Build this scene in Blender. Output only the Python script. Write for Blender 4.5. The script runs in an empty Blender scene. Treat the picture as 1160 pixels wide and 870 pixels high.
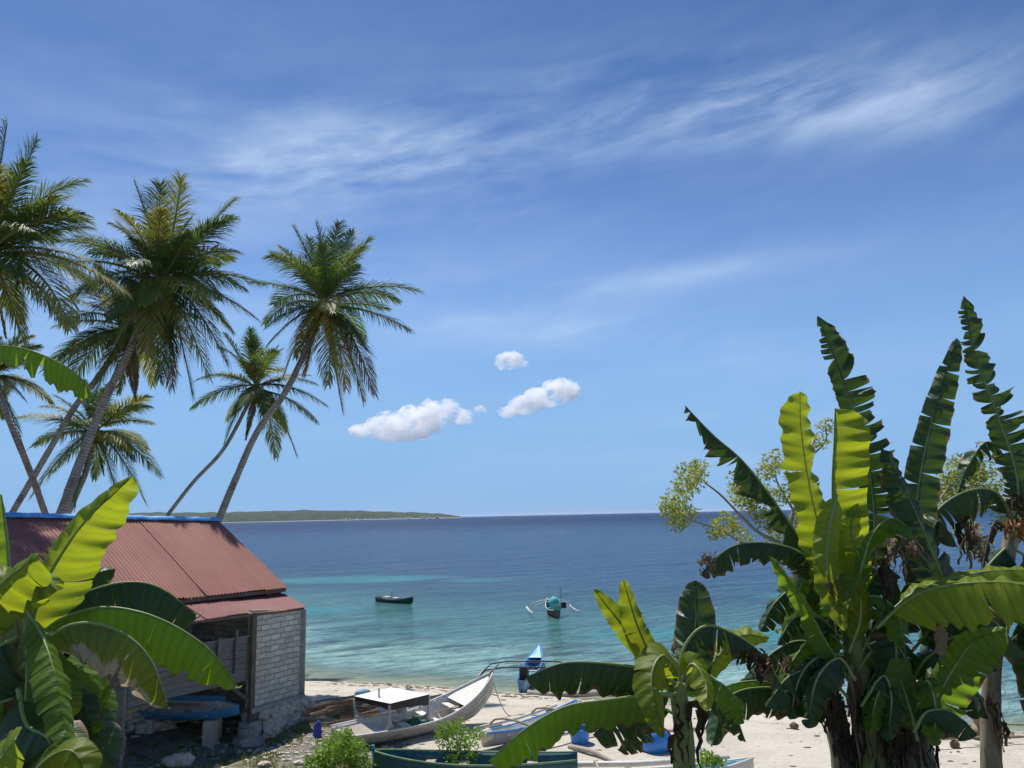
import bpy, math, random
import numpy as np
from mathutils import Vector, noise
R_ = math.radians
rnd = random.Random(7)
S = bpy.context.scene
COL = S.collection

# ---------------------------------------------------------------- camera
W0, H0, FPX = 1160.0, 870.0, 871.0
CAMZ, PITCH, ROLL = 7.0, 9.71, -1.23
a_, r_ = R_(90 + PITCH), R_(ROLL)
RX = np.array([[1, 0, 0], [0, math.cos(a_), -math.sin(a_)], [0, math.sin(a_), math.cos(a_)]])
RZ = np.array([[math.cos(r_), -math.sin(r_), 0], [math.sin(r_), math.cos(r_), 0], [0, 0, 1]])
RM = RX @ RZ
cam_d = bpy.data.cameras.new('camera'); cam = bpy.data.objects.new('camera', cam_d); COL.objects.link(cam)
from mathutils import Matrix
cam.matrix_world = Matrix.Translation((0, 0, CAMZ)) @ Matrix([list(r) for r in RM]).to_4x4()
cam_d.sensor_width = 36; cam_d.lens = 36 * FPX / W0; cam_d.clip_end = 80000; cam_d.clip_start = 0.05
S.camera = cam

# ---------------------------------------------------------------- light
EL = R_(63); AZX, AZY = -0.42, 0.907
SUN = Vector((AZX * math.cos(EL), AZY * math.cos(EL), math.sin(EL)))
sd = bpy.data.lights.new('sun', 'SUN'); so = bpy.data.objects.new('sun', sd); COL.objects.link(so)
sd.energy = 3.9; sd.angle = R_(0.5); sd.color = (1.0, 0.95, 0.87)
so.rotation_euler = SUN.to_track_quat('Z', 'Y').to_euler()
S.view_settings.view_transform = 'Standard'; S.view_settings.look = 'None'
S.view_settings.exposure = 0.4; S.view_settings.gamma = 1.0
S.cycles.max_bounces = 28; S.cycles.volume_bounces = 28; S.cycles.transparent_max_bounces = 12
S.cycles.volume_max_steps = 256
S.cycles.use_denoising = True


class NT:
    """small helper for node maths"""
    def __init__(s, tree): s.t = tree; s.n = tree.nodes; s.l = tree.links
    def node(s, typ, **kw):
        nd = s.n.new(typ)
        for k, v in kw.items(): setattr(nd, k, v)
        return nd
    def put(s, sock, v):
        if v is None: return
        if isinstance(v, (int, float)): sock.default_value = v
        elif isinstance(v, (tuple, list)):
            if len(v) == 3 and sock.type == 'RGBA': v = tuple(v) + (1,)
            sock.default_value = v
        else: s.l.new(v, sock)
    def m(s, op, a, b=None, c=None, clamp=False):
        nd = s.node('ShaderNodeMath', operation=op); nd.use_clamp = clamp
        s.put(nd.inputs[0], a); s.put(nd.inputs[1], b)
        if c is not None: s.put(nd.inputs[2], c)
        return nd.outputs[0]
    def add(s, a, b): return s.m('ADD', a, b)
    def sub(s, a, b): return s.m('SUBTRACT', a, b)
    def mul(s, a, b): return s.m('MULTIPLY', a, b)
    def div(s, a, b): return s.m('DIVIDE', a, b)
    def ramp(s, v, lo, hi, a=0.0, b=1.0):
        nd = s.node('ShaderNodeMapRange', interpolation_type='SMOOTHSTEP')
        s.put(nd.inputs[0], v); s.put(nd.inputs[1], lo); s.put(nd.inputs[2], hi); s.put(nd.inputs[3], a); s.put(nd.inputs[4], b)
        return nd.outputs[0]
    def noise(s, vec, scale, detail=4, rough=.55, dist=0.0, dim='3D'):
        nd = s.node('ShaderNodeTexNoise', noise_dimensions=dim)
        s.put(nd.inputs['Vector'], vec); nd.inputs['Scale'].default_value = scale
        nd.inputs['Detail'].default_value = detail; nd.inputs['Roughness'].default_value = rough
        nd.inputs['Distortion'].default_value = dist
        return nd.outputs['Fac']
    def mix(s, f, a, b, mode='MIX'):
        nd = s.node('ShaderNodeMix', data_type='RGBA', blend_type=mode)
        s.put(nd.inputs[0], f); s.put(nd.inputs[6], a); s.put(nd.inputs[7], b)
        return nd.outputs[2]
    def scale(s, vec, xyz, rot=None):
        nd = s.node('ShaderNodeMapping'); s.put(nd.inputs[0], vec); nd.inputs['Scale'].default_value = xyz
        if rot: nd.inputs['Rotation'].default_value = rot
        return nd.outputs[0]
    def comb(s, x, y, z):
        nd = s.node('ShaderNodeCombineXYZ'); s.put(nd.inputs[0], x); s.put(nd.inputs[1], y); s.put(nd.inputs[2], z); return nd.outputs[0]
    def sep(s, v):
        nd = s.node('ShaderNodeSeparateXYZ'); s.put(nd.inputs[0], v); return nd.outputs
    def attr(s, name): return s.node('ShaderNodeAttribute', attribute_name=name).outputs['Fac']


def world():
    w = bpy.data.worlds.new('World'); S.world = w; w.use_nodes = True
    w.node_tree.nodes.clear(); t = NT(w.node_tree)
    sky = t.node('ShaderNodeTexSky', sky_type='NISHITA', sun_disc=False)
    sky.sun_elevation = EL; sky.sun_rotation = math.atan2(AZX, AZY)
    sky.altitude = 0; sky.air_density = 1.0; sky.dust_density = 0.6; sky.ozone_density = 2.2
    d = t.node('ShaderNodeTexCoord').outputs['Generated']
    x, y, z = t.sep(d)
    az = t.mul(t.m('ARCTAN2', x, y), 57.2958)
    el = t.mul(t.m('ARCSINE', z), 57.2958)
    # high thin cirrus drawn out in streaks, living on the sky directions
    base = t.comb(az, el, 0.0)
    warp = t.noise(t.scale(base, (.06, .10, 1)), 1.0, 3, .5)
    sh = t.add(el, t.mul(az, -0.12))
    st = t.comb(t.mul(az, .055), t.add(t.mul(sh, .30), t.mul(warp, 1.1)), 3.3)
    n1 = t.noise(st, 1.0, 7, .58, .15)
    st2 = t.comb(t.mul(az, .25), t.add(t.mul(sh, .55), t.mul(warp, .9)), 8.1)
    n2 = t.noise(st2, 1.0, 7, .62, .2)
    def blob(a0, e0, ra, re, tilt=0.0):
        da = t.sub(az, a0)
        u = t.div(da, ra); v = t.div(t.sub(t.sub(el, e0), t.mul(da, tilt)), re)
        q = t.add(t.mul(u, u), t.mul(v, v))
        return t.m('EXPONENT', t.mul(q, -1.0))
    mask = t.mul(blob(-8, 26.3, 13, 3.0, .03), .80)
    mask = t.add(mask, t.mul(blob(-17, 24.3, 6, 2.0, .1), .55))
    mask = t.add(mask, t.mul(blob(18, 28.2, 14, 2.6, -.10), .72))
    mask = t.add(mask, t.mul(blob(29, 25.6, 8, 2.0, -.10), .35))
    mask = t.add(mask, t.mul(blob(14.5, 17.0, 9, .8, .04), .42))
    mask = t.add(mask, t.mul(blob(8, 12.6, 11, 1.5, -.15), .42))
    mask = t.add(mask, t.mul(blob(-2, 16.0, 14, 3.0, 0), .22))
    mask = t.add(mask, t.mul(blob(20, 5.0, 30, 2.0, 0), .18))
    mask = t.add(mask, t.mul(blob(-30, 18.0, 20, 9, 0), .22))
    mask = t.add(mask, 0.08)
    tex = t.add(t.mul(t.ramp(n1, .30, .74), .85), t.mul(t.ramp(n2, .42, .75), .24))
    cir = t.mul(t.m('MULTIPLY', tex, mask), .85)
    cir = t.m('MINIMUM', cir, .6)
    haze = t.mul(t.ramp(el, 24, 1), .92)
    tcol = t.mix(t.ramp(el, 10, 38), (.57, .71, .92), (.30, .47, .68))
    tint = t.mix(1.0, sky.outputs[0], tcol, 'MULTIPLY')
    hz = t.mix(haze, tint, (1.85, 3.6, 6.2))
    c = t.mix(cir, hz, (5.0, 6.1, 7.8))
    bg = t.node('ShaderNodeBackground'); t.put(bg.inputs[0], c); bg.inputs[1].default_value = 0.100
    out = t.node('ShaderNodeOutputWorld'); t.l.new(bg.outputs[0], out.inputs[0])
world()


# ---------------------------------------------------------------- helpers
def ray(px, py): return RM @ np.array([(px - W0 / 2) / FPX, (H0 / 2 - py) / FPX, -1.0])
CAM = np.array([0, 0, CAMZ])
def at(px, py, Y): d = ray(px, py); return Vector(CAM + d * (Y / d[1]))
def onz(px, py, z): d = ray(px, py); return Vector(CAM + d * ((z - CAMZ) / d[2]))
def onplane(px, py, P, n):
    d = ray(px, py); n = np.array(n); return Vector(CAM + d * (np.dot(np.array(P) - CAM, n) / np.dot(d, n)))
def sm(a, b, x): t = min(max((x - a) / (b - a), 0), 1); return t * t * (3 - 2 * t)

def tagit(o, label=None, cat=None, group=None, kind=None):
    if label: o['label'] = label
    if cat: o['category'] = cat
    if group: o['group'] = group
    if kind: o['kind'] = kind
    return o
def thing(name, label, cat, loc=(0, 0, 0), rz=0, group=None, tilt=None):
    o = bpy.data.objects.new(name, None); COL.objects.link(o); o.empty_display_size = .2
    o.location = loc; o.rotation_euler = (0, 0, rz)
    if tilt: o.rotation_euler = (tilt[0], tilt[1], rz)
    return tagit(o, label, cat, group)
def origin(p):
    v = Vector((0, 0, 0))
    while p: v = v + Vector(p.location); p = p.parent
    return v
def mk(name, V, F, mat, parent=None, world=False, smooth=False, uv=None, attrs=None, mats=None, midx=None):
    if world and parent: g = origin(parent); V = [Vector(v) - g for v in V]
    me = bpy.data.meshes.new(name); me.from_pydata([tuple(v) for v in V], [], F); me.update()
    for m in (mats or [mat]): me.materials.append(m)
    if midx: me.polygons.foreach_set('material_index', midx)
    if smooth: me.polygons.foreach_set('use_smooth', [True] * len(me.polygons))
    if uv:
        l = me.uv_layers.new(name='UVMap'); vi = np.empty(len(me.loops), dtype=np.int32); me.loops.foreach_get('vertex_index', vi)
        l.data.foreach_set('uv', np.array(uv, dtype=np.float32)[vi].ravel())
    if attrs:
        for k, vals in attrs.items():
            a = me.attributes.new(k, 'FLOAT', 'POINT'); a.data.foreach_set('value', np.array(vals, dtype=np.float32))
    o = bpy.data.objects.new(name, me); COL.objects.link(o)
    if parent: o.parent = parent
    return o

class MB:
    def __init__(s): s.V = []; s.F = []
    def add(s, V, F):
        b = len(s.V); s.V += [Vector(v) for v in V]; s.F += [tuple(i + b for i in f) for f in F]
    def box(s, c, d, rot=None):
        x, y, z = d[0] / 2, d[1] / 2, d[2] / 2
        vs = [Vector(v) for v in [(-x, -y, -z), (x, -y, -z), (x, y, -z), (-x, y, -z), (-x, -y, z), (x, -y, z), (x, y, z), (-x, y, z)]]
        if rot: vs = [rot @ v for v in vs]
        s.add([v + Vector(c) for v in vs], [(0, 3, 2, 1), (4, 5, 6, 7), (0, 1, 5, 4), (1, 2, 6, 5), (2, 3, 7, 6), (3, 0, 4, 7)])
    def beam(s, a, b, w, h, up=(0, 0, 1)):
        a, b = Vector(a), Vector(b); t = (b - a).normalized(); up = Vector(up)
        sd_ = t.cross(up)
        if sd_.length < 1e-3: sd_ = t.cross(Vector((1, 0, 0)))
        sd_.normalize(); u = sd_.cross(t)
        vs = [p + sd_ * i * w / 2 + u * j * h / 2 for p in (a, b) for i, j in ((-1, -1), (1, -1), (1, 1), (-1, 1))]
        s.add(vs, [(3, 2, 1, 0), (4, 5, 6, 7), (0, 1, 5, 4), (1, 2, 6, 5), (2, 3, 7, 6), (3, 0, 4, 7)])
    def tube(s, pts, rad, n=8, cap=True, jit=0, rr=None):
        pts = [Vector(p) for p in pts]; N = len(pts)
        if isinstance(rad, (int, float)): rad = [rad] * N
        prev = None; V = []
        for i, p in enumerate(pts):
            t = (pts[min(i + 1, N - 1)] - pts[max(i - 1, 0)]).normalized()
            if prev is None:
                a = Vector((0, 0, 1)) if abs(t.z) < .9 else Vector((1, 0, 0)); x = t.cross(a).normalized()
            else: x = (prev - t * prev.dot(t)).normalized()
            prev = x; y = t.cross(x)
            for k in range(n):
                an = 2 * math.pi * k / n; r = rad[i] * (1 + (jit * (rr or rnd).uniform(-1, 1) if jit else 0))
                V.append(p + x * math.cos(an) * r + y * math.sin(an) * r)
        F = [(i * n + k, i * n + (k + 1) % n, (i + 1) * n + (k + 1) % n, (i + 1) * n + k) for i in range(N - 1) for k in range(n)]
        if cap: F += [tuple(range(n))[::-1], tuple((N - 1) * n + k for k in range(n))]
        s.add(V, F)
    def blob(s, c, r, seed=0, sub=2, amp=.25, fr=1.3, flat=1.0):
        V, F = icos(sub); c = Vector(c)
        out = []
        for v in V:
            k = 1 + amp * noise.noise(Vector(v) * fr + Vector((seed * 3.7, seed * 1.3, seed * 7.1)))
            rr = (r, r, r * flat) if isinstance(r, (int, float)) else r
            out.append(c + Vector((v[0] * rr[0] * k, v[1] * rr[1] * k, v[2] * rr[2] * k)))
        s.add(out, F)
    def build(s, name, mat, parent=None, world=False, smooth=False, **kw): return mk(name, s.V, s.F, mat, parent, world, smooth, **kw)
_ic = {}
def icos(sub):
    if sub not in _ic:
        import bmesh
        bm = bmesh.new(); bmesh.ops.create_icosphere(bm, subdivisions=sub, radius=1)
        bm.verts.index_update()
        _ic[sub] = ([tuple(v.co) for v in bm.verts], [tuple(v.index for v in f.verts) for f in bm.faces]); bm.free()
    return _ic[sub]

def spline(P, n):
    P = [Vector(p) for p in P]
    if len(P) == 2: return [P[0].lerp(P[1], i / (n - 1)) for i in range(n)]
    Q = [P[0] * 2 - P[1]] + P + [P[-1] * 2 - P[-2]]
    L = [0]
    for i in range(len(P) - 1): L.append(L[-1] + (P[i + 1] - P[i]).length)
    out = []
    for k in range(n):
        d = L[-1] * k / (n - 1); i = 0
        while i < len(P) - 2 and L[i + 1] < d: i += 1
        t = (d - L[i]) / max(L[i + 1] - L[i], 1e-6)
        p0, p1, p2, p3 = Q[i:i + 4]
        out.append(0.5 * ((2 * p1) + (p2 - p0) * t + (2 * p0 - 5 * p1 + 4 * p2 - p3) * t * t + (3 * p1 - p0 - 3 * p2 + p3) * t ** 3))
    return out

# ---------------------------------------------------------------- materials
MATS = {}
def principled(name, rough=.8, spec=.3, metallic=0.0):
    m = bpy.data.materials.new(name); m.use_nodes = True; m.node_tree.nodes.clear(); t = NT(m.node_tree)
    b = t.node('ShaderNodeBsdfPrincipled'); b.inputs['Roughness'].default_value = rough
    b.inputs['Specular IOR Level'].default_value = spec; b.inputs['Metallic'].default_value = metallic
    o = t.node('ShaderNodeOutputMaterial'); t.l.new(b.outputs[0], o.inputs[0]); MATS[name] = m
    return m, t, b, o
def objco(t): return t.node('ShaderNodeTexCoord').outputs['Object']
def poscoord(t): return t.node('ShaderNodeNewGeometry').outputs['Position']
def bump(t, b, h, strength=.5, dist=.02):
    nd = t.node('ShaderNodeBump'); nd.inputs['Strength'].default_value = strength; nd.inputs['Distance'].default_value = dist
    t.put(nd.inputs['Height'], h); t.l.new(nd.outputs[0], b.inputs['Normal'])
def weathered(name, ca, cb, scale=4, rough=.75, spec=.3, dirt=None, dirt_amt=.5, stretch=(1, 1, 1), bs=.3, bd=.01, metallic=0.0):
    m, t, b, o = principled(name, rough, spec, metallic)
    c = t.scale(objco(t), stretch)
    n = t.noise(c, scale, 6, .6); col = t.mix(t.ramp(n, .3, .7), ca, cb)
    n2 = t.noise(c, scale * 3.1, 5, .7)
    if dirt: col = t.mix(t.mul(t.ramp(n2, .52, .68), dirt_amt), col, dirt)
    t.put(b.inputs['Base Color'], col); bump(t, b, n2, bs, bd)
    return m

def leafmat(name, ca, cb, trans, tf=.45, rough=.45, brown=0.0, spec=.35, stripe=90, edge=(.22, .13, .06)):
    """uv.x = metres along the blade, uv.y = -1..1 across it"""
    m, t, b, o = principled(name, rough, spec)
    uv = t.node('ShaderNodeUVMap').outputs[0]; u, v, _ = t.sep(uv)
    av = t.m('ABSOLUTE', v)
    c3 = poscoord(t)
    big = t.noise(c3, 2.3, 4, .6)
    col = t.mix(t.ramp(big, .3, .7), ca, cb)
    vein = t.m('SINE', t.mul(t.sub(u, t.mul(av, .04)), stripe))
    nv = t.noise(t.comb(t.mul(u, 40), t.mul(v, 1.5), 0.0), 1, 3, .6)
    col = t.mix(t.mul(t.ramp(t.add(t.mul(vein, .25), nv), .35, .8), .30), col, tuple(x * .62 for x in ca))
    tr = t.mix(t.mul(t.ramp(t.add(t.mul(vein, .25), nv), .3, .9), .45), trans, tuple(x * .62 for x in trans))
    # browned ragged margin and scars
    nb = t.noise(t.comb(t.mul(u, 9), t.mul(v, 2.0), 4.0), 1, 6, .7)
    e = t.add(t.mul(av, .75), t.mul(nb, .75))
    br = t.ramp(e, 1.16 - brown * .45, 1.24 - brown * .45)
    col = t.mix(br, col, edge); tr = t.mix(br, tr, tuple(x * .8 for x in edge))
    t.put(b.inputs['Base Color'], col)
    bump(t, b, t.add(t.mul(vein, .5), t.mul(nv, 1.6)), .7, .008)
    tb = t.node('ShaderNodeBsdfTranslucent'); t.put(tb.inputs[0], tr)
    mx = t.node('ShaderNodeMixShader'); mx.inputs[0].default_value = tf
    t.l.new(b.outputs[0], mx.inputs[1]); t.l.new(tb.outputs[0], mx.inputs[2]); t.l.new(mx.outputs[0], o.inputs[0])
    return m
def smallleaf(name, ca, cb, trans, tf=.4, rough=.5, spec=.4, sc=1.2):
    m, t, b, o = principled(name, rough, spec)
    n = t.noise(poscoord(t), sc, 5, .7); col = t.mix(t.ramp(n, .35, .65), ca, cb)
    r = t.node('ShaderNodeNewGeometry').outputs['Random Per Island']
    col = t.mix(t.mul(r, .5), col, tuple(min(x * 1.7, 1) for x in cb))
    t.put(b.inputs['Base Color'], col)
    tb = t.node('ShaderNodeBsdfTranslucent'); tb.inputs[0].default_value = tuple(trans) + (1,)
    mx = t.node('ShaderNodeMixShader'); mx.inputs[0].default_value = tf
    t.l.new(b.outputs[0], mx.inputs[1]); t.l.new(tb.outputs[0], mx.inputs[2]); t.l.new(mx.outputs[0], o.inputs[0])
    return m

# ---------------------------------------------------------------- terrain and sea
SHORE = [(-80, 62), (-45, 57), (-25, 50), (-19, 48), (-14, 43.5), (-11.2, 38.6), (-9.6, 35.9), (-4.2, 34.3), (-.9, 32.8), (9.7, 28.8), (13.4, 26.5), (16, 25.4), (30, 20), (60, 8), (90, -4)]
sx = [p[0] for p in SHORE]; sy = [p[1] for p in SHORE]
def inland(x, y):
    ys = np.interp(x, sx, sy); return (ys - y) * .93
def n2(x, y, s, k=0): return noise.noise(Vector((x * s, y * s, k)))
def HH(x, y):
    d = inland(x, y) + .35 * n2(x, y, .12, 3) + .12 * n2(x, y, .5, 9)
    if d < 0: z = max(d * .075, -3.0)
    else: z = .62 * (1 - math.exp(-d / 3.2)) + .012 * d
    # bank below the house on the left, dip beside its post, and the rise the viewer stands on
    z += .25 * sm(-4.5, -7, x) * sm(27.5, 24.5, y) * sm(19, 22, y)
    z -= .50 * math.exp(-((x + 8.1) ** 2 / 2.4 + (y - 22.9) ** 2 / 3.5))
    z += 3.6 * sm(16.5, 4, y) + .25 * sm(19, 14, y) * 1
    if d > 0: z += (.035 * n2(x, y, .9, 1) + .02 * n2(x, y, 2.3, 2)) * min(d, 1)
    return z
def gnd(px, py):
    d = ray(px, py); t = 4.0
    while t < 60:
        p = CAM + d * t
        if p[2] < HH(p[0], p[1]): break
        t += .03
    return Vector(p)

def mat_sand():
    m, t, b, o = principled('sand', .92, .15)
    p = poscoord(t); inl = t.attr('inland'); grit = t.attr('grit')
    n = t.noise(p, .7, 6, .6); nf = t.noise(p, 22, 5, .7); nm = t.noise(p, 4.5, 6, .65)
    c = t.mix(t.ramp(n, .3, .7), (.51, .465, .385), (.62, .57, .485))
    c = t.mix(t.mul(t.ramp(nm, .5, .75), .35), c, (.50, .43, .33))
    c = t.mix(t.mul(t.ramp(nf, .62, .75), .4), c, (.42, .37, .30))
    # wet margin and lines of weed
    w = t.ramp(t.add(inl, t.mul(nm, .6)), 1.5, .5); c = t.mix(t.mul(w, .85), c, (.36, .32, .25))
    wv = t.noise(t.scale(p, (.25, .25, .25)), 1, 3, .5)
    for off, wd, am in ((.55, .22, .85), (1.5, .12, .7), (2.3, .25, .55), (3.9, .2, .35)):
        q = t.sub(t.add(inl, t.mul(wv, 1.0)), off + .5)
        band = t.ramp(t.m('ABSOLUTE', q), wd, 0)
        c = t.mix(t.mul(t.mul(band, t.ramp(t.noise(p, 5.5, 5, .7), .40, .62)), am), c, (.13, .10, .055))
    # gravelly soil and thin grass beside the house
    g = t.ramp(t.add(grit, t.mul(t.sub(nm, .5), 1.1)), .35, .6)
    soil = t.mix(t.ramp(nf, .35, .65), (.13, .115, .09), (.34, .315, .27))
    soil = t.mix(t.ramp(t.noise(p, 2.2, 5, .7), .47, .6), soil, (.11, .135, .05))
    c = t.mix(g, c, soil)
    t.put(b.inputs['Base Color'], c)
    bump(t, b, t.add(t.mul(nm, 1.3), t.mul(nf, .4)), 1.0, .07)
    return m
def grid_coords():
    xs = list(np.arange(-14, 20, .28)); ys = list(np.arange(14, 40, .28))
    xs = [-400, -200, -110, -70, -50, -40, -33, -28, -24, -21, -18, -16] + xs + [21, 23, 26, 30, 36, 45, 60, 85, 130, 250, 400]
    ys = [-200, -120, -60, -30, -15, -8, -4, -1, 1.5, 4, 6, 8, 10, 11.5, 12.8] + ys + [41, 43, 46, 50, 56, 64, 75, 95]
    return xs, ys
def terrain():
    xs, ys = grid_coords(); V = []; A = []; G = []
    for y in ys:
        for x in xs:
            V.append((x, y, HH(x, y))); A.append(inland(x, y))
            g = sm(-2.2, -4.8, x + .35 * (y - 24)) * sm(30, 26.6, y + .25 * (x + 6))
            g = max(g, sm(18, 15, y) * .9)
            G.append(g)
    nx = len(xs)
    F = [(j * nx + i, j * nx + i + 1, (j + 1) * nx + i + 1, (j + 1) * nx + i) for j in range(len(ys) - 1) for i in range(nx - 1)]
    o = mk('ground', V, F, mat_sand(), smooth=True, attrs={'inland': A, 'grit': G}); tagit(o, kind='structure')
terrain()

def mat_sea():
    m, t, b, o = principled('sea_water', .16, .22)
    b.inputs['IOR'].default_value = 1.33
    p = poscoord(t); x, y, z = t.sep(p)
    off = t.attr('offshore'); pat = t.attr('patch'); dist = t.attr('far')
    sc = t.scale(p, (1, 1, 1), (0, 0, R_(-22)))
    nA = t.noise(t.scale(sc, (.045, .16, 1)), 1, 5, .6)
    nB = t.noise(t.scale(sc, (.25, .6, 1)), 1, 5, .65)
    o2 = t.add(off, t.mul(t.sub(nA, .5), 16)); o2 = t.add(o2, t.mul(t.sub(nB, .5), 4))
    c = t.mix(t.ramp(o2, 0, 3.2), (.56, .62, .52), (.34, .55, .49))
    c = t.mix(t.ramp(o2, 5, 14), c, (.085, .25, .24))
    c = t.mix(t.ramp(o2, 14, 38), c, (.018, .085, .12))
    c = t.mix(t.ramp(o2, 34, 70), c, (.006, .052, .140))
    c = t.mix(t.ramp(off, 80, 500), c, (.003, .038, .125))
    wd = t.mul(t.ramp(nB, .46, .60), t.mul(t.ramp(off, 3, 5), t.ramp(off, 28, 14)))
    wd = t.mul(wd, t.ramp(nA, .40, .56))
    c = t.mix(t.mul(wd, .75), c, (.035, .075, .085))
    pt = t.ramp(t.add(pat, t.mul(t.sub(nB, .5), .8)), .30, .72)
    c = t.mix(t.mul(pt, .72), c, (.04, .30, .31))
    cap = t.noise(t.scale(sc, (.5, 1.6, 1)), 1, 4, .7)
    c = t.mix(t.mul(t.ramp(cap, .78, .82), t.ramp(off, 25, 60)), c, (.5, .55, .6))
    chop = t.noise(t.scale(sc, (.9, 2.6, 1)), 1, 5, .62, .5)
    c = t.mix(t.mul(t.ramp(chop, .46, .60), .72), c, t.mix(1.0, c, (.50, .60, .66), 'MULTIPLY'))  # painted shade of the wave faces, darkening the water's base colour
    ch2 = t.noise(t.scale(sc, (.10, .55, 1)), 1, 6, .7, .4); c = t.mix(t.mul(t.mul(t.ramp(ch2, .46, .60), .75), t.ramp(dist, 45, 140)), c, t.mix(1.0, c, (.45, .55, .62), 'MULTIPLY'))  # same painted wave shade in longer streaks for the far water
    c = t.mix(t.mul(t.mul(t.ramp(ch2, .46, .34), .5), t.ramp(dist, 45, 140)), c, t.mix(1.0, c, (1.8, 1.6, 1.4), 'MULTIPLY'))  # painted sky reflection on far waves, brightening the base colour
    c = t.mix(t.mul(t.ramp(chop, .45, .32), .5), c, t.mix(1.0, c, (1.5, 1.35, 1.25), 'MULTIPLY'))  # painted sky reflection on the nearer chop, also in base colour
    fm = t.mul(t.ramp(t.m('ABSOLUTE', t.sub(t.add(off, t.mul(t.sub(nB, .5), 2.2)), .55)), .22, .05), t.ramp(chop, .45, .55)); c = t.mix(t.mul(fm, .8), c, (.6, .63, .6))
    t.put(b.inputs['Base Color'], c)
    # ripples at several sizes, the small ones near the shore, the long ones further out
    w1 = t.noise(t.scale(sc, (2.2, 5.5, 1)), 1, 4, .6, .4)
    w2 = t.noise(t.scale(sc, (.45, 1.3, 1)), 1, 5, .62, .6)
    w3 = t.noise(t.scale(sc, (.06, .22, 1)), 1, 6, .66, .6)
    w4 = t.noise(t.scale(sc, (.006, .03, 1)), 1, 6, .7, .4)
    h = t.add(t.mul(w1, t.mul(t.ramp(dist, 120, 25), .22)), t.mul(w2, .75))
    h = t.add(h, t.mul(w3, t.ramp(dist, 30, 160, .5, 3.4)))
    h = t.add(h, t.mul(w4, t.ramp(dist, 200, 1500, 0, 22)))
    bump(t, b, h, 1.0, 1.2)
    t.put(b.inputs['Roughness'], t.ramp(dist, 30, 900, .16, .40))
    tr = t.node('ShaderNodeBsdfTransparent'); tr.inputs[0].default_value = (.80, .93, .90, 1)
    mx = t.node('ShaderNodeMixShader'); t.put(mx.inputs[0], t.ramp(t.add(off, t.mul(t.sub(nB, .5), 1.2)), -.4, 4.5, .12, 1.0))
    t.l.new(tr.outputs[0], mx.inputs[1]); t.l.new(b.outputs[0], mx.inputs[2]); t.l.new(mx.outputs[0], o.inputs[0])
    return m
PATCHES = [(-20, 93, 15, 6), (-4, 88, 6, 2.2), (-17, 62, 6, 3.2), (8, 47, 5, 2.2), (15, 45, 5, 2.5), (27, 66, 9, 3.2), (23, 49, 5, 2.6), (17, 37, 5, 2), (33, 56, 6, 3)]
def sea():
    ys = [-300, -100, -30, 5, 12, 16]; y = 18.
    while y < 42: ys.append(y); y += .5
    while y < 45000: ys.append(y); y *= 1.035
    us = list(np.linspace(-1.6, 1.6, 120)); V = []; A = []; P = []; D = []
    for y in ys:
        ye = max(y, 60)
        for u in us:
            uu = u * (1 + abs(u) * .5) if y > 60 else u
            x = uu * ye
            V.append((x, y, 0)); A.append(-inland(x, y))
            P.append(max([math.exp(-(((x - a) / ra) ** 2 + ((y - bb) / rb) ** 2)) for a, bb, ra, rb in PATCHES] + [0])); D.append(math.hypot(x, y))
    nx = len(us)
    F = [(j * nx + i, j * nx + i + 1, (j + 1) * nx + i + 1, (j + 1) * nx + i) for j in range(len(ys) - 1) for i in range(nx - 1)]
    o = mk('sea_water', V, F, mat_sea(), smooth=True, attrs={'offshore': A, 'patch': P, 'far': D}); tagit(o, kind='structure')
sea()

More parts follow.
